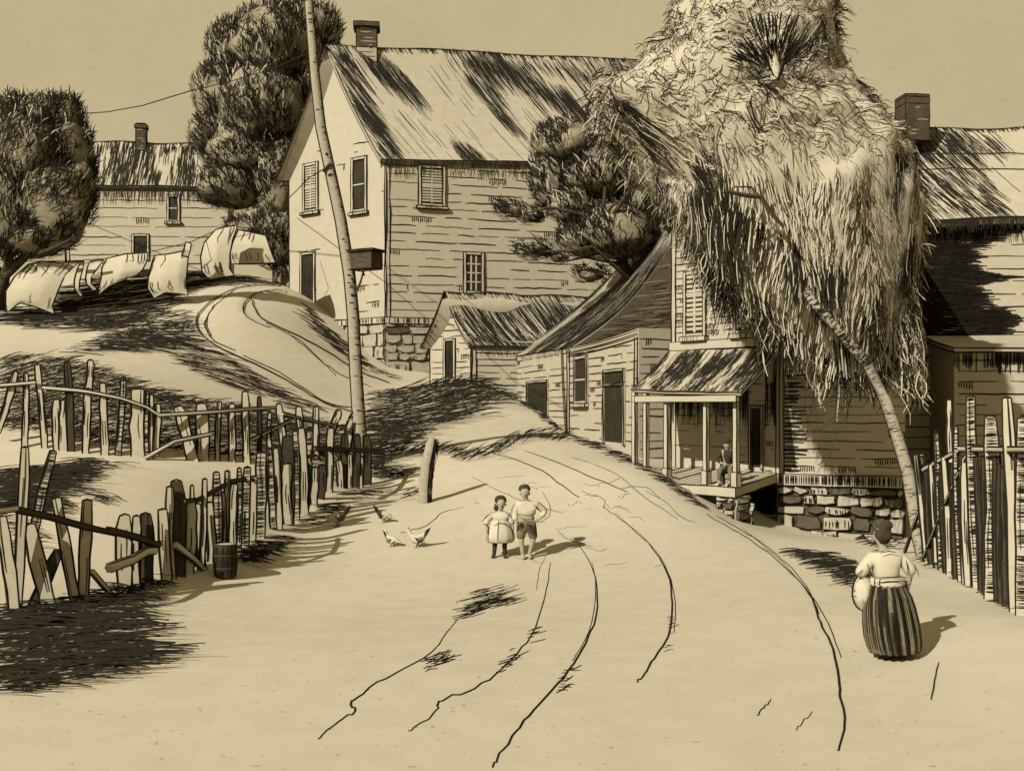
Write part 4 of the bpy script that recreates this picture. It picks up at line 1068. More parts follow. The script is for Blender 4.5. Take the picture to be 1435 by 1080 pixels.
fence('terrace_fence', 'thin split stick fence on the terrace before the dark grassy bank', UPF,
  [(6, 0, .1, [(-20,541),(0,540),(50,536)]), (5, 0, .1, [(60,543),(110,547),(125,549),(170,558),(205,570),(222,581)]), (6, 0, .1, [(222,582),(300,577),(350,573),(386,571)]), (7, 0, .16, [(203,642),(245,618),(296,608)]), (4, 0, -.05, [(396,580),(430,588),(485,600)]), (5, 0, -.05, [(352,616),(385,600),(415,585)]), (4, 0, .05, [(430,630),(460,626),(470,622)])], du, 1.5, Vector((.2, -1, 0)).normalized())
# tall fence at the other verge
def dr(x): return 20.4 + (x - 1283) / 152 * -6.6
RF = [(1283,637,1300,796,6,0),(1292,636,1298,792,6,2),(1304,650,1312,798,5,0),(1312,604,1319,797,6,2),(1322,640,1330,802,7,0),(1330,560,1332,640,6,0,19.6),(1340,598,1346,806,6,2),(1352,640,1356,812,8,0),(1360,556,1371,815,12,2),(1378,640,1380,822,7,1),(1388,584,1390,830,18,2),(1400,650,1402,836,5,1),(1410,558,1422,850,13,0),(1433,586,1432,852,16,2),(1452,580,1450,860,14,0),(1476,590,1472,872,14,1),(1297,660,1306,796,5,1),(1318,655,1325,800,4,1),(1334,650,1339,804,5,1),(1346,652,1351,810,4,0),(1367,640,1375,818,6,1),(1394,640,1397,834,5,1),(1404,655,1409,840,6,1),(1424,640,1428,850,6,1),(1443,640,1442,858,8,1)]
fence('tall_picket_fence', 'tall uneven picket fence of pale and dark boards before the big barn', RF,
  [(7, 0, .12, [(1288,662),(1318,645),(1346,631)]), (8, 0, .14, [(1345,629),(1400,630),(1480,630)]), (5, 0, .16, [(1354,640),(1322,712),(1288,796)]), (4, 0, .2, [(1288,716),(1276,750),(1264,784)])], dr, 1.8, Vector((-.45, -1, 0)).normalized())

# ------------------------------------------------------------------ lone post, barrel
b = hit(596, 704); d = b.y
mb = MB(M_BARK, INK); pts = [P(595, 712, d), P(596, 680, d), P(599, 650, d), P(605, 622, d), P(607, 614, d)]
rr = [9.5 * d / F, 9 * d / F, 9 * d / F, 8 * d / F, 5 * d / F]
rows = mb.tube(pts, rr, M_BARK, 12)
for k in (2, 8): mb.line([r[k] for r in rows], .022)
for k in range(90):  # dark strokes paint the shadow side of the post
    t_ = U(0, 3.9); i = int(t_); p = pts[i].lerp(pts[i + 1], t_ - i); a = U(-.5, 1.1); q = [p + Vector((math.cos(a + j * .12), -math.sin(a + j * .12), -j * .12)) * rr[i] * 1.03 + UP * (-.1 * j) for j in range(4)]
    mb.ribbon([p + Vector((math.cos(a), -math.sin(a), 0)) * rr[i] * 1.03 - UP * (.09 * j) for j in range(4)], .028, Vector((math.cos(a), -math.sin(a), 0)))
o = mb.build('wooden_post', None, b); tag(o, 'lone round wooden post leaning at the roadside near the hens', 'post')
b = hit(316, 811); d = b.y; s = d / F
t = thing('barrel', 'small dark hooped barrel standing at the foot of the roadside fence', 'barrel', b)
mb = MB(M_MIDC, INK)
prof = [(14.5, 0), (16, 12), (16.6, 23), (16, 34), (14.8, 45)]
mb.tube([b + UP * (h * s) for r, h in prof], [r * s for r, h in prof], M_MIDC, 22, True, True)
for k in range(44):
    a = 2 * math.pi * k / 44
    if math.cos(a - 2.2) > .6 and R() < .8: continue
    mb.ribbon([b + UP * h * s + Vector((math.cos(a), math.sin(a), 0)) * (r + .3) * s for r, h in prof], U(1.2, 3) * s, Vector((math.cos(a), math.sin(a), 0)))
mb.build('body', t)
for h, r in ((13, 16.6), (31, 16.8), (44, 15.4)):
    hm = MB(M_DWOOD); hm.tube([b + UP * (h - 1.2) * s, b + UP * (h + 1.2) * s], r * s, M_DWOOD, 22, True, False); hm.tube([b + UP * (h + 1.2) * s, b + UP * (h - 1.2) * s], (r - .9) * s, M_DWOOD, 22, True, False); hm.build('hoop', t)
lm = MB(M_PICKET, INK); q = [b + UP * (45.4 * s) + Vector((math.cos(2 * math.pi * k / 20), math.sin(2 * math.pi * k / 20), 0)) * 13.6 * s for k in range(20)]
lm.face(q, M_PICKET); lm.line(q + [q[0]], 1.0 * s); lm.build('lid', t)

# ------------------------------------------------------------------ washing
def cloth(name, label, cat, px, py, d, group='washing on the line', folds=11):
    """sheet through a traced grid of points, bellied by the wind"""
    nr, nc_ = len(py), len(px[0])
    rows = []
    for a in range(nr):
        rows.append([P(px[a][k], py[a][k], d - .28 * math.sin(math.pi * min(a / (nr - 1), .9)) * math.sin(math.pi * (k + .5) / nc_)) for k in range(nc_)])
    def samp(u, v):
        x = u * (nc_ - 1); y = v * (nr - 1); i = min(int(x), nc_ - 2); j = min(int(y), nr - 2); fx = x - i; fy = y - j
        return rows[j][i].lerp(rows[j][i + 1], fx).lerp(rows[j + 1][i].lerp(rows[j + 1][i + 1], fx), fy)
    n, m_ = 14, 12
    G = [[samp(a / n, b_ / m_) for a in range(n + 1)] for b_ in range(m_ + 1)]
    mb = MB(M_CLOTH, INK)
    mb.grid(G, M_CLOTH); mb.grid([[p + Vector((0, .02, 0)) for p in r][::-1] for r in G], M_CLOTH)
    lw = .034
    for e in (G[0], G[-1], [r[0] for r in G], [r[-1] for r in G]): mb.line([p + Vector((0, -.01, 0)) for p in e], lw)
    for _ in range(folds):
        u = R(); v0 = random.choice((.0, .62)); q = [samp(min(1, max(0, u + .05 * k * U(-.3, .5))), min(1, v0 + (.07 + .04 * U(0, 1)) * k)) + Vector((0, -.03, 0)) for k in range(4)]
        mb.ribbon(q, lw, Vector((0, -1, 0)))
    o = mb.build(name, None, rows[0][0]); tag(o, label, cat, group); return o
cloth('bed_sheet', 'largest white sheet blowing on the line under the round tree', 'sheet', [[40,60,85,112],[20,48,70,92],[8,36,60,82],[8,34,52,74],[10,28,50,76]], [[370,366,368,366],[388,384,384,384],[408,404,404,406],[426,420,424,428],[438,424,430,440]], 46.5)
cloth('stocking', 'narrow white stocking pair blowing between two sheets on the line', 'stockings', [[113,118],[108,116],[104,112],[104,111],[108,114],[113,116]], [[366,366],[378,378],[392,392],[404,404],[410,408],[416,414]], 46.6, folds=1)
cloth('stocking', 'second narrow white stocking hung close to the folded sheet', 'stockings', [[126,146],[122,138],[120,128],[121,128],[126,134],[130,136]], [[366,364],[376,374],[388,388],[398,398],[404,402],[408,406]], 46.7, folds=1)
cloth('bed_sheet', 'white sheet with curled lower corner, hung beside the stockings', 'sheet', [[150,175,207],[143,172,206],[142,170,200],[138,165,192],[138,152,184]], [[362,356,354],[374,368,366],[388,382,378],[402,394,386],[414,402,388]], 46.8)
cloth('undershirt', 'white sleeveless undershirt with shoulder straps pegged on the line', 'shirt', [[216,236,256,268],[212,232,252,264],[208,228,250,262],[207,226,250,260],[216,232,252,264]], [[358,356,352,346],[372,368,366,360],[388,386,384,382],[404,402,400,398],[418,410,412,414]], 47)
for o_ in ():
    pass
cloth('undershirt_strap', 'narrow raised strap end of washing standing over the undershirt', 'shirt strap', [[260,268],[258,267],[254,264]], [[339,341],[348,350],[358,360]], 46.95, folds=0)
cloth('bed_sheet', 'bellied white sheet hung nearest the tall house on the line', 'sheet', [[302,315,333],[286,306,326],[281,302,322],[283,304,323],[294,310,328]], [[322,318,316],[340,336,336],[360,358,358],[380,376,377],[392,389,386]], 48.2)
cloth('tablecloth', 'white cloth bunched behind the bellied sheet and under the tall tree', 'cloth', [[334,355,372],[326,352,378],[322,352,382],[324,354,386]], [[322,326,330],[340,342,346],[356,356,358],[370,370,368]], 49.4, folds=9)
cl = thing('clothesline', 'thin sagging clothesline strung from the round tree toward the tall tree', 'clothesline', P(170, 365, 47))
mb = MB(INK); mb.tube([P(20, 366, 46.6), P(60, 366, 46.6), P(112, 365, 46.6), P(150, 362, 46.8), P(207, 354, 46.9), P(268, 339, 47.2), P(302, 323, 48.9), P(334, 318, 49), P(372, 322, 49.5), P(398, 318, 51)], .018, INK, 5); mb.build('rope', cl)
# ------------------------------------------------------------------ people and hens
def skin(name, V, E, mats, parent, base, sub=2, scale=1.0, yaw=0.0, extra=None, root=0):
    """V: name -> (x, y, z, r); grown with a Skin modifier into one continuous surface"""
    ids = {k: i for i, k in enumerate(V)}
    me = bpy.data.meshes.new(name + '_skeleton')
    me.from_pydata([tuple(c * scale for c in V[k][:3]) for k in V], [(ids[a], ids[b]) for a, b in E], [])
    ob = bpy.data.objects.new(name, me); COL.objects.link(ob)
    m = ob.modifiers.new('s', 'SKIN'); m.use_smooth_shade = True
    for k, i in ids.items():
        r = V[k][3]; rx, ry = r if hasattr(r, '__len__') else (r, r)
        me.skin_vertices[0].data[i].radius = (rx * scale, ry * scale)
        me.skin_vertices[0].data[i].use_root = (i == root)
    s_ = ob.modifiers.new('d', 'SUBSURF'); s_.levels = sub; s_.render_levels = sub
    dg = bpy.context.evaluated_depsgraph_get(); dg.update()
    ev = bpy.data.meshes.new_from_object(ob.evaluated_get(dg))
    ob.modifiers.clear(); ob.data = ev; ev.name = name
    bpy.data.meshes.remove(me)
    ev.materials.clear()
    for mm in mats: ev.materials.append(mm)
    ev.polygons.foreach_set('use_smooth', [True] * len(ev.polygons))
    if len(mats) > 1 and extra:
        for p in ev.polygons: p.material_index = extra(p.center / scale)
    if parent: ob.parent = parent; ob.rotation_euler = (0, 0, 0)
    else: ob.location = base
    return ob
def hand(V, E, wrist, pre, d, palm, thumbside, curl=.5, s=1.0):
    """palm, four unequal bent fingers and a side thumb, added to the arm's chain"""
    d = Vector(d).normalized(); a = Vector(thumbside).normalized(); n = d.cross(a).normalized()
    w = Vector(V[wrist][:3]); pc = w + d * .045 * s; V[pre + 'p'] = (*pc, (.030 * s, .018 * s)); E.append((wrist, pre + 'p'))
    for i, (o, L) in enumerate(((.026, .072), (.009, .080), (-.009, .074), (-.026, .058))):
        k0 = pc + d * .04 * s + a * o * s; k1 = k0 + (d * (1 - curl * .4) + n * curl * .6) * L * .5 * s; k2 = k1 + (d * (1 - curl) + n * curl) * L * .5 * s
        for nm, q, r in (('a', k0, .0105), ('b', k1, .009), ('c', k2, .0075)): V[pre + str(i) + nm] = (*q, r * s)
        E += [(pre + 'p', pre + str(i) + 'a'), (pre + str(i) + 'a', pre + str(i) + 'b'), (pre + str(i) + 'b', pre + str(i) + 'c')]
    t0 = pc + a * .034 * s - d * .01 * s; t1 = t0 + (a * .5 + d * .8 + n * .3) * .05 * s
    V[pre + 'ta'] = (*t0, .012 * s); V[pre + 'tb'] = (*t1, .009 * s); E += [(pre + 'p', pre + 'ta'), (pre + 'ta', pre + 'tb')]
def face(t, c, r, yaw=0.0, ears=True):
    d = Vector((math.sin(yaw), -math.cos(yaw), 0)); s_ = Vector((d.y, -d.x, 0))
    def lump(n, p, rr):
        m = MB(M_SKIN); lumpy(m, p, rr, M_SKIN, 1, 0, 8, 6); m.build(n, t, Vector((0, 0, 0)))
    lump('nose', c + d * r + Vector((0, 0, -.01)), (.014, .016, .022))
    if ears:
        lump('ear', c + s_ * r * .98, (.014, .02, .028)); lump('ear', c - s_ * r * .98, (.014, .02, .028))
def local_ribbons(name, lst, parent, w, m=INK):
    mb = MB(m)
    for q, n in lst: mb.ribbon([Vector(p) for p in q], w, Vector(n), m)
    return mb.build(name, parent, Vector((0, 0, 0)))
def rings(name, prof, parent, mats, n=40, pleat=0, amp=0., closed=True, ink=None):
    """garment lofted through elliptical rings (cx, cy, z, rx, ry)"""
    mb = MB(*mats); rows = []
    for (cx, cy, z, rx, ry) in prof:
        row = []
        for k in range(n):
            a = 2 * math.pi * k / n; f = 1 + (amp * math.sin(pleat * a) if pleat else 0) * (1 - (z - prof[-1][2]) / max(1e-6, prof[0][2] - prof[-1][2]) * .6)
            row.append(Vector((cx + math.cos(a) * rx * f, cy + math.sin(a) * ry * f, z)))
        rows.append(row)
    mb.grid(rows, mats[0], True, True)
    mb.face(rows[0], mats[0]); mb.face(rows[-1][::-1], mats[0])
    if ink:
        r_, cnt = ink
        for _ in range(cnt):
            k = random.randrange(n); i0 = random.randint(0, max(0, len(rows) - 4)); i1 = random.randint(min(i0 + 3, len(rows)), len(rows))
            q = [rows[i][k] * 1.0 + (rows[i][k] - Vector((prof[i][0], prof[i][1], prof[i][2]))).normalized() * .004 for i in range(i0, i1)]
            if len(q) > 2: mb.ribbon(q, r_ * U(.6, 1.5), (q[0] - Vector((prof[i0][0], prof[i0][1], prof[i0][2]))).normalized())
        mb.line(rows[-1] + [rows[-1][0]], r_ * .5)
    return mb.build(name, parent, Vector((0, 0, 0)))

# woman with her back to us
b = hit(1250, 925); 
t = thing('person', 'person seen from behind in long striped skirt and pale blouse, bundle under one arm', 'person', b)
V = {'pelvis': (0, 0, .86, (.15, .11)), 'waist': (.0, .02, 1.0, (.125, .10)), 'chest': (.01, .04, 1.15, (.135, .09)), 'neckb': (-.01, .05, 1.285, (.05, .048)), 'neck': (-.02, .055, 1.34, .046), 'jaw': (-.035, .065, 1.40, (.062, .068)), 'head': (-.03, .055, 1.46, (.078, .09)), 'crown': (-.025, .05, 1.535, (.05, .06)),
     'ls': (-.15, .04, 1.19, .048), 'le': (-.30, .02, 1.00, .045), 'lw': (-.27, .11, .86, .03), 'rs': (.165, .04, 1.19, .048), 're': (.27, -.02, 1.0, .045), 'rw': (.24, .02, .82, .03),
     'lh': (-.09, 0, .74, .10), 'lk': (-.09, .03, .44, .07), 'la': (-.09, 0, .09, .045), 'lt': (-.10, .12, .035, .035), 'rh': (.09, 0, .74, .10), 'rk': (.10, -.02, .44, .07), 'ra': (.10, -.06, .10, .045), 'rt': (.11, .06, .035, .035)}
E = [('pelvis','waist'),('waist','chest'),('chest','neckb'),('neckb','neck'),('neck','jaw'),('jaw','head'),('head','crown'),('chest','ls'),('ls','le'),('le','lw'),('chest','rs'),('rs','re'),('re','rw'),('pelvis','lh'),('lh','lk'),('lk','la'),('la','lt'),('pelvis','rh'),('rh','rk'),('rk','ra'),('ra','rt')]
hand(V, E, 'lw', 'L', (.5, .5, -.7), .0, (0, 1, .3), .6); hand(V, E, 'rw', 'R', (-.1, .1, -1), .0, (0, 1, 0), .5)
body = skin('body', V, E, [M_SKIN, M_DARKC], t, b, extra=lambda c: 1 if c.z < .13 else 0)
VB = {'w': (0, .0, .90, (.155, .13)), 'm': (.0, .02, 1.03, (.16, .13)), 'c': (.01, .035, 1.16, (.19, .135)), 'n': (-.01, .05, 1.275, (.10, .085)), 'ls': (-.16, .04, 1.19, .082), 'lm': (-.25, .03, 1.09, .083), 'le': (-.335, .02, .975, .072), 'rs': (.175, .04, 1.19, .082), 'rm': (.25, .0, 1.09, .083), 're': (.305, -.02, .96, .072)}
skin('blouse', VB, [('w','m'),('m','c'),('c','n'),('c','ls'),('ls','lm'),('lm','le'),('c','rs'),('rs','rm'),('rm','re')], [M_CLOTH], t, b)
sk = [(-.01, .0, .93, .165, .14), (-.01, .0, .86, .21, .18), (-.005, 0, .74, .262, .225), (0, .0, .6, .29, .25), (.01, 0, .44, .305, .265), (.02, 0, .28, .305, .265), (.035, 0, .15, .29, .25), (.045, 0, .09, .27, .23)]
rings('skirt', sk, t, [M_MIDC, INK], 120, 17, .085, ink=(.013, 330))
rings('waistband', [(0, 0, .97, .175, .145), (0, 0, .95, .20, .165), (0, 0, .90, .21, .175), (0, 0, .87, .20, .17)], t, [M_CLOTH, INK], 36, ink=(.012, 6))
hm = MB(M_DARKC, INK); lumpy(hm, Vector((-.005, .015, 1.475)), (.098, .10, .115), M_DARKC, 3, .12); lumpy(hm, Vector((.03, -.01, 1.575)), (.07, .065, .06), M_DARKC, 8, .2)
for k in range(30):
    a = U(0, 6.28); q = [Vector((-.015 + math.cos(a) * .09 * math.cos(e), .025 + math.sin(a) * .097 * math.cos(e), 1.475 + .107 * math.sin(e))) for e in (.1, .6, 1.1, 1.45)]; hm.ribbon(q, .012, q[1] - Vector((-.015, .025, 1.475)), M_MIDC)
hm.build('hair', t, Vector((0, 0, 0)))
for sx in (-.09, .10):
    s_ = MB(M_DARKC); s_.tube([Vector((sx, -.10 if sx > 0 else -.06, .045)), Vector((sx, -.03, .05)), Vector((sx, .06, .045)), Vector((sx, .15, .03))], [.03, .05, .045, .028], M_DARKC, 10, True, True, 0, 1.0); s_.build('shoe', t, Vector((0, 0, 0)))
local_ribbons('seam', [([(-.25, -.09, 1.15), (-.225, -.10, 1.05), (-.2, -.115, .99)], (0, -1, 0)), ([(.2, -.10, 1.16), (.215, -.10, 1.07), (.21, -.11, .98)], (0, -1, 0)), ([(.31, -.06, 1.1), (.345, -.05, 1.02), (.36, -.04, .95)], (0.6, -1, 0)), ([(-.1, -.12, 1.27), (0, -.115, 1.285), (.09, -.12, 1.265)], (0, -1, .3)),
   ([(-.18, -.13, .985), (-.06, -.165, .99), (.08, -.165, .985), (.18, -.13, .97)], (0, -1, .2)), ([(-.2, -.14, .93), (-.06, -.18, .945), (.08, -.18, .94), (.2, -.14, .92)], (0, -1, 0)), ([(-.30, -.06, 1.08), (-.36, -.05, 1.02), (-.39, -.03, .95)], (-.5, -1, 0))], t, .014)
face(t, Vector((-.03, .06, 1.42)), .07, 2.6)
# the bundle she carries
bm2 = MB(M_CLOTH, INK); c = b + Vector((-.33, .06, .78)); lumpy(bm2, c, (.12, .13, .20), M_CLOTH, 5, .12)
for k in range(26):
    d = rdir(); 
    if d.y > .2: continue
    p = c + Vector((d.x * .125, d.y * .135, d.z * .205)); s_ = d.cross(UP).normalized(); bm2.ribbon([p, p + s_ * .02 + UP * .015, p + s_ * .045], .009, d)
rg = [c + Vector((math.cos(a) * .128, -.03, math.sin(a) * .215)) for a in [2 * math.pi * k / 20 for k in range(21)]]
bm2.line(rg, .010)
o = bm2.build('bundle', None, b + Vector((-.33, .06, .78))); tag(o, 'round pale bundle tucked under the arm of the walking person', 'bundle')
t.rotation_euler = (0, math.radians(-3.5), 0)

# the smaller child
b = hit(701, 782); 
t = thing('person', 'smaller child in a wide pale smock with dark hair and dark stockings', 'person', b, 'children standing on the road'); t.scale = (1.22, 1.15, 1.0)
V = {'pelvis': (0, 0, .58, .10), 'waist': (0, 0, .70, .095), 'chest': (.0, 0, .83, .105), 'neckb': (.0, 0, .93, .05), 'neck': (.01, -.01, .965, .037), 'jaw': (.02, -.03, 1.02, (.058, .06)), 'head': (.015, -.01, 1.10, (.078, .085)), 'top': (.01, 0, 1.18, (.05, .055)),
     'ls': (-.11, 0, .88, .045), 'le': (-.23, -.02, .74, .036), 'lw': (-.215, -.09, .61, .024), 'rs': (.11, 0, .88, .045), 're': (.18, -.0, .74, .036), 'rw': (.20, -.03, .61, .024),
     'lh': (-.07, 0, .52, .065), 'lk': (-.085, -.01, .30, .046), 'la': (-.10, 0, .06, .032), 'lt': (-.13, -.09, .03, .03), 'rh': (.07, 0, .52, .065), 'rk': (.07, -.01, .30, .046), 'ra': (.075, 0, .06, .032), 'rt': (.08, -.10, .03, .03)}
EH = [('pelvis','waist'),('waist','chest'),('chest','neckb'),('neckb','neck'),('neck','jaw'),('jaw','head'),('head','top'),('chest','ls'),('ls','le'),('le','lw'),('chest','rs'),('rs','re'),('re','rw'),('pelvis','lh'),('lh','lk'),('lk','la'),('la','lt'),('pelvis','rh'),('rh','rk'),('rk','ra'),('ra','rt')]
E = list(EH); hand(V, E, 'lw', 'L', (.1, -.2, -1), 0, (0.2, -1, 0), .5, .75); hand(V, E, 'rw', 'R', (.05, -.1, -1), 0, (-.2, -1, 0), .4, .75)
skin('body', V, E, [M_SKIN, M_DARKC], t, b, extra=lambda c: 1 if c.z < .40 else 0)
VB = {'w': (0, 0, .70, (.14, .11)), 'c': (0, 0, .83, (.145, .11)), 'n': (0, 0, .92, (.075, .06)), 'ls': (-.12, 0, .86, .062), 'le': (-.225, -.02, .745, .062), 'lw': (-.225, -.07, .655, .05), 'rs': (.12, 0, .86, .062), 're': (.18, -.0, .745, .06), 'rw': (.195, -.02, .66, .05)}
skin('blouse', VB, [('w','c'),('c','n'),('c','ls'),('ls','le'),('le','lw'),('c','rs'),('rs','re'),('re','rw')], [M_CLOTH], t, b)
rings('smock', [(0, 0, .76, .12, .10), (0, 0, .68, .17, .14), (0, 0, .55, .215, .18), (0, 0, .43, .235, .20), (0, 0, .35, .225, .19), (0, 0, .32, .20, .17)], t, [M_CLOTH, INK], 40, 10, .03, ink=(.012, 14))
hm = MB(M_DARKC); lumpy(hm, Vector((.005, .045, 1.145)), (.098, .10, .095), M_DARKC, 4, .05); lumpy(hm, Vector((-.06, .04, 1.0)), (.045, .05, .085), M_DARKC, 6, .15); hm.build('hair', t, Vector((0, 0, 0)))
local_ribbons('outline_seam', [([(-.12, -.09, .93), (-.22, -.06, .83), (-.29, -.06, .73)], (-.3, -1, 0)), ([(.08, -.1, .93), (.2, -.05, .8), (.24, -.04, .68)], (.3, -1, 0)), ([(-.1, -.15, .66), (-.02, -.16, .72), (.08, -.15, .70), (.16, -.14, .62), (.21, -.13, .5)], (0, -1, 0)), ([(-.27, -.12, .7), (-.2, -.13, .66), (-.19, -.12, .62)], (0, -1, 0))], t, .016)
for sx in (.0, .04): 
    e = MB(INK); lumpy(e, Vector((sx + .005, -.092, 1.075)), (.006, .005, .006), INK, 1, 0, 8, 6); e.build('eye', t, Vector((0, 0, 0)))

face(t, Vector((.018, -.015, 1.06)), .075)

# the bigger child
b = hit(738, 784)
t = thing('person', 'taller child with pale shirt and dark knee breeches, one hand at the hip', 'person', b, 'children standing on the road'); t.scale = (1.18, 1.15, 1.0)
V = {'pelvis': (0, 0, .74, .105), 'waist': (0, 0, .86, .105), 'chest': (.01, 0, 1.02, .125), 'neckb': (.0, 0, 1.15, .055), 'neck': (-.02, -.01, 1.19, .042), 'jaw': (-.03, -.03, 1.25, (.062, .065)), 'head': (-.03, -.01, 1.33, (.082, .088)), 'top': (-.03, 0, 1.41, (.055, .06)),
     'ls': (-.13, 0, 1.10, .05), 'le': (-.20, .0, .88, .038), 'lw': (-.17, -.06, .70, .026), 'rs': (.15, 0, 1.10, .05), 're': (.32, .02, .93, .038), 'rw': (.21, -.06, .79, .026),
     'lh': (-.08, 0, .66, .075), 'lk': (-.09, -.02, .38, .05), 'la': (-.06, 0, .07, .034), 'lt': (-.05, -.11, .03, .034), 'rh': (.08, 0, .66, .075), 'rk': (.11, -.03, .38, .05), 'ra': (.045, .02, .09, .034), 'rt': (.06, -.09, .035, .034)}
E = list(EH); hand(V, E, 'lw', 'L', (.1, -.1, -1), 0, (0.2, -1, 0), .5, .82); hand(V, E, 'rw', 'R', (-.7, -.1, -.5), 0, (0, -.4, .9), .4, .82)
skin('body', V, E, [M_SKIN], t, b)
VB = {'w': (0, 0, .85, (.165, .13)), 'm': (0, 0, .92, (.165, .125)), 'c': (.01, 0, 1.04, (.165, .125)), 'n': (-.005, 0, 1.14, (.085, .07)), 'ls': (-.14, 0, 1.08, .07), 'le': (-.20, 0, .88, .064), 'rs': (.16, 0, 1.08, .075), 're': (.305, .02, .94, .066), 'rw': (.24, -.04, .83, .05), 'lw': (-.18, -.045, .76, .05)}
skin('shirt', VB, [('w','m'),('m','c'),('c','n'),('c','ls'),('ls','le'),('c','rs'),('rs','re'),('re','rw'),('le','lw')], [M_CLOTH], t, b)
VB = {'p': (0, 0, .83, (.15, .12)), 'pq': (0, 0, .71, (.155, .13)), 'lh': (-.085, 0, .60, (.095, .095)), 'lk': (-.10, -.02, .39, .075), 'rh': (.085, 0, .60, (.095, .095)), 'rk': (.115, -.03, .39, .075)}
skin('breeches', VB, [('p','pq'),('pq','lh'),('lh','lk'),('pq','rh'),('rh','rk')], [M_MIDC], t, b)
hm = MB(M_DARKC); lumpy(hm, Vector((-.035, .045, 1.385)), (.10, .10, .085), M_DARKC, 4, .05); hm.build('hair', t, Vector((0, 0, 0)))
local_ribbons('seam', [([(-.2, -.07, 1.1), (-.245, -.05, 1.0), (-.25, -.05, .9)], (-.3, -1, 0)), ([(.1, -.12, 1.1), (.17, -.09, 1.02), (.2, -.09, .97)], (.1, -1, 0)), ([(.2, -.06, 1.14), (.29, -.05, 1.04), (.35, -.04, .95)], (.3, -1, 0)), ([(-.12, -.13, .84), (-.03, -.145, .80), (.08, -.145, .80), (.15, -.11, .84)], (0, -1, 0)), ([(0, -.12, .74), (0, -.12, .6), (0, -.11, .46)], (0, -1, 0))]
   + [([(.03 + .02 * k, -.115, .72 - .01 * k), (.05 + .02 * k, -.118, .6), (.07 + .016 * k, -.115, .48)], (0, -1, 0)) for k in range(6)] + [([(-.15 + .02 * k, -.11, .74), (-.13 + .02 * k, -.12, .66), (-.12 + .02 * k, -.12, .58 + .02 * k)], (0, -1, 0)) for k in range(5)], t, .014)
for sx in (-.055, .0):
    e = MB(INK); lumpy(e, Vector((sx, -.098, 1.305)), (.006, .005, .006), INK, 1, 0, 8, 6); e.build('eye', t, Vector((0, 0, 0)))

face(t, Vector((-.03, -.015, 1.285)), .078)

# man lounging on the porch
b = fr_.p(fr_.L - .62, 1.11, -.42)
t = thing('person', 'person in dark clothes and a brimmed hat lounging on the porch against its corner post', 'person', b)
k_ = .88
V = {'pelvis': (.06, .10, .46, .12), 'waist': (.05, .10, .62, .115), 'chest': (.03, .06, .82, .14), 'neckb': (.03, .03, .96, .06), 'neck': (.02, .0, 1.0, .047), 'jaw': (.0, -.03, 1.06, (.062, .066)), 'head': (.01, -.01, 1.14, (.08, .09)), 'top': (.01, 0, 1.22, .055),
     'ls': (-.12, .06, .90, .058), 'le': (-.27, .04, .70, .044), 'lw': (-.14, -.08, .60, .03), 'rs': (.18, .05, .90, .058), 're': (.24, .0, .66, .044), 'rw': (.12, -.12, .52, .03),
     'lh': (-.03, .02, .44, .09), 'lk': (-.24, -.26, .42, .06), 'la': (-.24, -.22, .08, .042), 'lt': (-.30, -.34, .04, .04), 'rh': (.12, .02, .44, .09), 'rk': (.05, -.34, .32, .06), 'ra': (-.02, -.42, .07, .042), 'rt': (-.08, -.52, .04, .04)}
E = [e for e in EH if 'ear' not in e[1]]; hand(V, E, 'lw', 'L', (.7, -.4, -.5), 0, (0, -.2, 1), .5); hand(V, E, 'rw', 'R', (-.5, -.6, -.5), 0, (0.1, -.2, 1), .5)
skin('body', V, E, [M_SKIN], t, b, scale=k_)
sc_v = lambda D: {a: tuple(D[a]) for a in D}
skin('jacket', {'w': (.055, .1, .52, (.15, .13)), 'm': (.045, .09, .68, (.165, .14)), 'c': (.03, .06, .84, (.175, .14)), 'n': (.03, .03, .94, .085), 'ls': (-.12, .06, .89, .075), 'le': (-.27, .04, .70, .062), 'lw': (-.16, -.06, .61, .045), 'rs': (.18, .05, .89, .075), 're': (.24, .0, .67, .062), 'rw': (.14, -.10, .54, .045)}, [('w','m'),('m','c'),('c','n'),('c','ls'),('ls','le'),('le','lw'),('c','rs'),('rs','re'),('re','rw')], [M_DARKC], t, b, scale=k_)
skin('trousers', {'p': (.055, .09, .48, (.145, .125)), 'lh': (-.04, .02, .45, .105), 'lk': (-.24, -.27, .42, .078), 'la': (-.24, -.22, .13, .062), 'rh': (.12, .02, .45, .105), 'rk': (.05, -.35, .32, .078), 'ra': (-.015, -.41, .12, .062)}, [('p','lh'),('lh','lk'),('lk','la'),('p','rh'),('rh','rk'),('rk','ra')], [M_MIDC], t, b, scale=k_)
hm = MB(M_DARKC); c0 = Vector((.01, -.01, 1.17)) * k_
hm.tube([c0, c0 + UP * .012], .135 * k_, M_DARKC, 20); hm.tube([c0 + UP * .012, c0 + UP * .06, c0 + UP * .095], [.095 * k_, .088 * k_, .06 * k_], M_DARKC, 16); hm.build('hat', t, Vector((0, 0, 0)))
for q in ((-.27, -.30, .045), (-.05, -.48, .045)):
    s_ = MB(M_CLOTH, INK); c1 = Vector(q) * k_; s_.tube([c1 + Vector((.06, .08, .01)), c1, c1 + Vector((-.06, -.10, -.01))], [.04, .045, .03], M_CLOTH, 10); s_.build('shoe', t, Vector((0, 0, 0)))
face(t, Vector((.004, -.02, 1.09)) * k_, .062, -.5)
st = MB(M_DWOOD, INK); o3 = b + Vector((.06, .10, 0)) 
w_ = Wall((o3.x - .16, o3.y - .14), (o3.x + .16, o3.y - .14)); bx(st, w_, 0, .32, b.z + .27, b.z + .31, -.28, 0, M_DWOOD, .006)
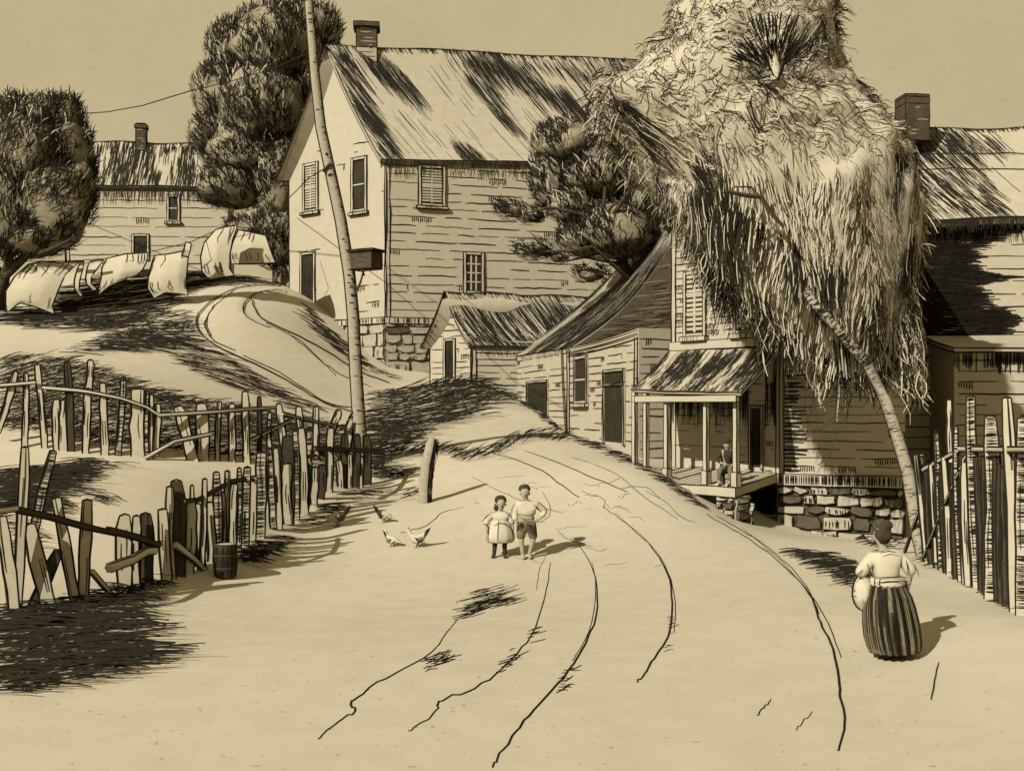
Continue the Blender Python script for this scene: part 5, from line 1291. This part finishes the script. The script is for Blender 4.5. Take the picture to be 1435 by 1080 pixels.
for (u, o_) in ((.03, -.03), (.25, -.03), (.03, -.25), (.25, -.25)): bx(st, w_, u, u + .04, b.z + .21, b.z + .268, o_ - .04, o_, M_DWOOD); bx(st, w_, u, u + .04, b.z + .212 - .212 + .211 - .211 + .0, b.z + .27, o_ - .04, o_, M_DWOOD)
so = st.build('stool', None, o3); tag(so, 'low wooden stool under the person lounging on the porch', 'stool')

# hens
def hen(px, py, yaw, label, dark, s=1.0, up=0.0):
    b = hit(px, py); b.z = gz(b.x, b.y)
    t = thing('hen', label, 'hen', b, 'hens pecking beside the road')
    r_ = Vector((math.cos(yaw), math.sin(yaw), 0)); l_ = Vector((-r_.y, r_.x, 0))
    def W_(f, z, o=0): q = r_ * f + l_ * o; return (q.x * s, q.y * s, z * s)
    nz = .12 if up < 0 else .34
    V = {'b': (*W_(0, .20), (.095 * s, .10 * s)), 'br': (*W_(.10, .21), .08 * s), 'n1': (*W_(.17, .5 * (.24 + nz)), .045 * s), 'h': (*W_(.22, nz + .03), .034 * s), 'bk': (*W_(.275, nz + .015), .010 * s), 't1': (*W_(-.12, .25), .06 * s), 't2': (*W_(-.22, .40), (.022 * s, .05 * s)), 't3': (*W_(-.26, .46), .014 * s),
         'l1': (*W_(.02, .10, .05), .022 * s), 'l2': (*W_(.03, .015, .05), .010 * s), 'l3': (*W_(.08, .008, .05), .008 * s), 'm1': (*W_(.02, .10, -.05), .022 * s), 'm2': (*W_(.0, .015, -.05), .010 * s), 'm3': (*W_(.05, .008, -.05), .008 * s)}
    E = [('b','br'),('br','n1'),('n1','h'),('h','bk'),('b','t1'),('t1','t2'),('t2','t3'),('b','l1'),('l1','l2'),('l2','l3'),('b','m1'),('m1','m2'),('m2','m3')]
    skin('body', V, E, [M_CLOTH, M_DARKC], t, b, extra=(lambda c: 1 if (dark and c.dot(r_) < -.02 * s) or c.z < .07 * s else 0))
    cm = MB(M_DARKC); c = Vector(W_(.21, nz + .075)); cm.face([c - r_ * .03 * s + l_ * .006, c + r_ * .03 * s + l_ * .006, c + UP * .03 * s], M_DARKC); cm.face([c - r_ * .03 * s - l_ * .006, c + UP * .03 * s, c + r_ * .03 * s - l_ * .006], M_DARKC); cm.build('comb', t, Vector((0, 0, 0)))
    wg = MB(M_CLOTH, INK, M_DARKC); 
    for sd in (-1, 1):
        for k in range(5):
            z = .24 - .025 * k; wg.ribbon([Vector(W_(.07 - .02 * k, z, sd * .105)), Vector(W_(-.03, z - .03, sd * .112)), Vector(W_(-.13, z + .015, sd * .085))], .016 * s, l_ * sd, INK)
        wg.ribbon([Vector(W_(.12, .13, sd * .06)), Vector(W_(.02, .10, sd * .075)), Vector(W_(-.1, .15, sd * .07))], .022 * s, l_ * sd - UP * .5)
        for k in range(5): wg.ribbon([Vector(W_(-.14, .22 + .03 * k, sd * .055)), Vector(W_(-.2, .32 + .02 * k, sd * .05)), Vector(W_(-.27, .44, sd * .02))], .016 * s, l_ * sd)
    wg.build('wing', t, Vector((0, 0, 0)))
hen(474, 738, math.pi - .1, 'pale hen with a dark upright tail pecking close to the roadside fence', True, 1.05, -1)
hen(537, 733, -.15, 'dark tailed hen pecking between the fence and the lone post', True, .85, -1)
hen(549, 768, -.5, 'small hen with head down beside another white hen', False, .78, -1)
hen(586, 769, math.pi - .15, 'white hen with raised head and tail nearest the children', False, .95, 1)
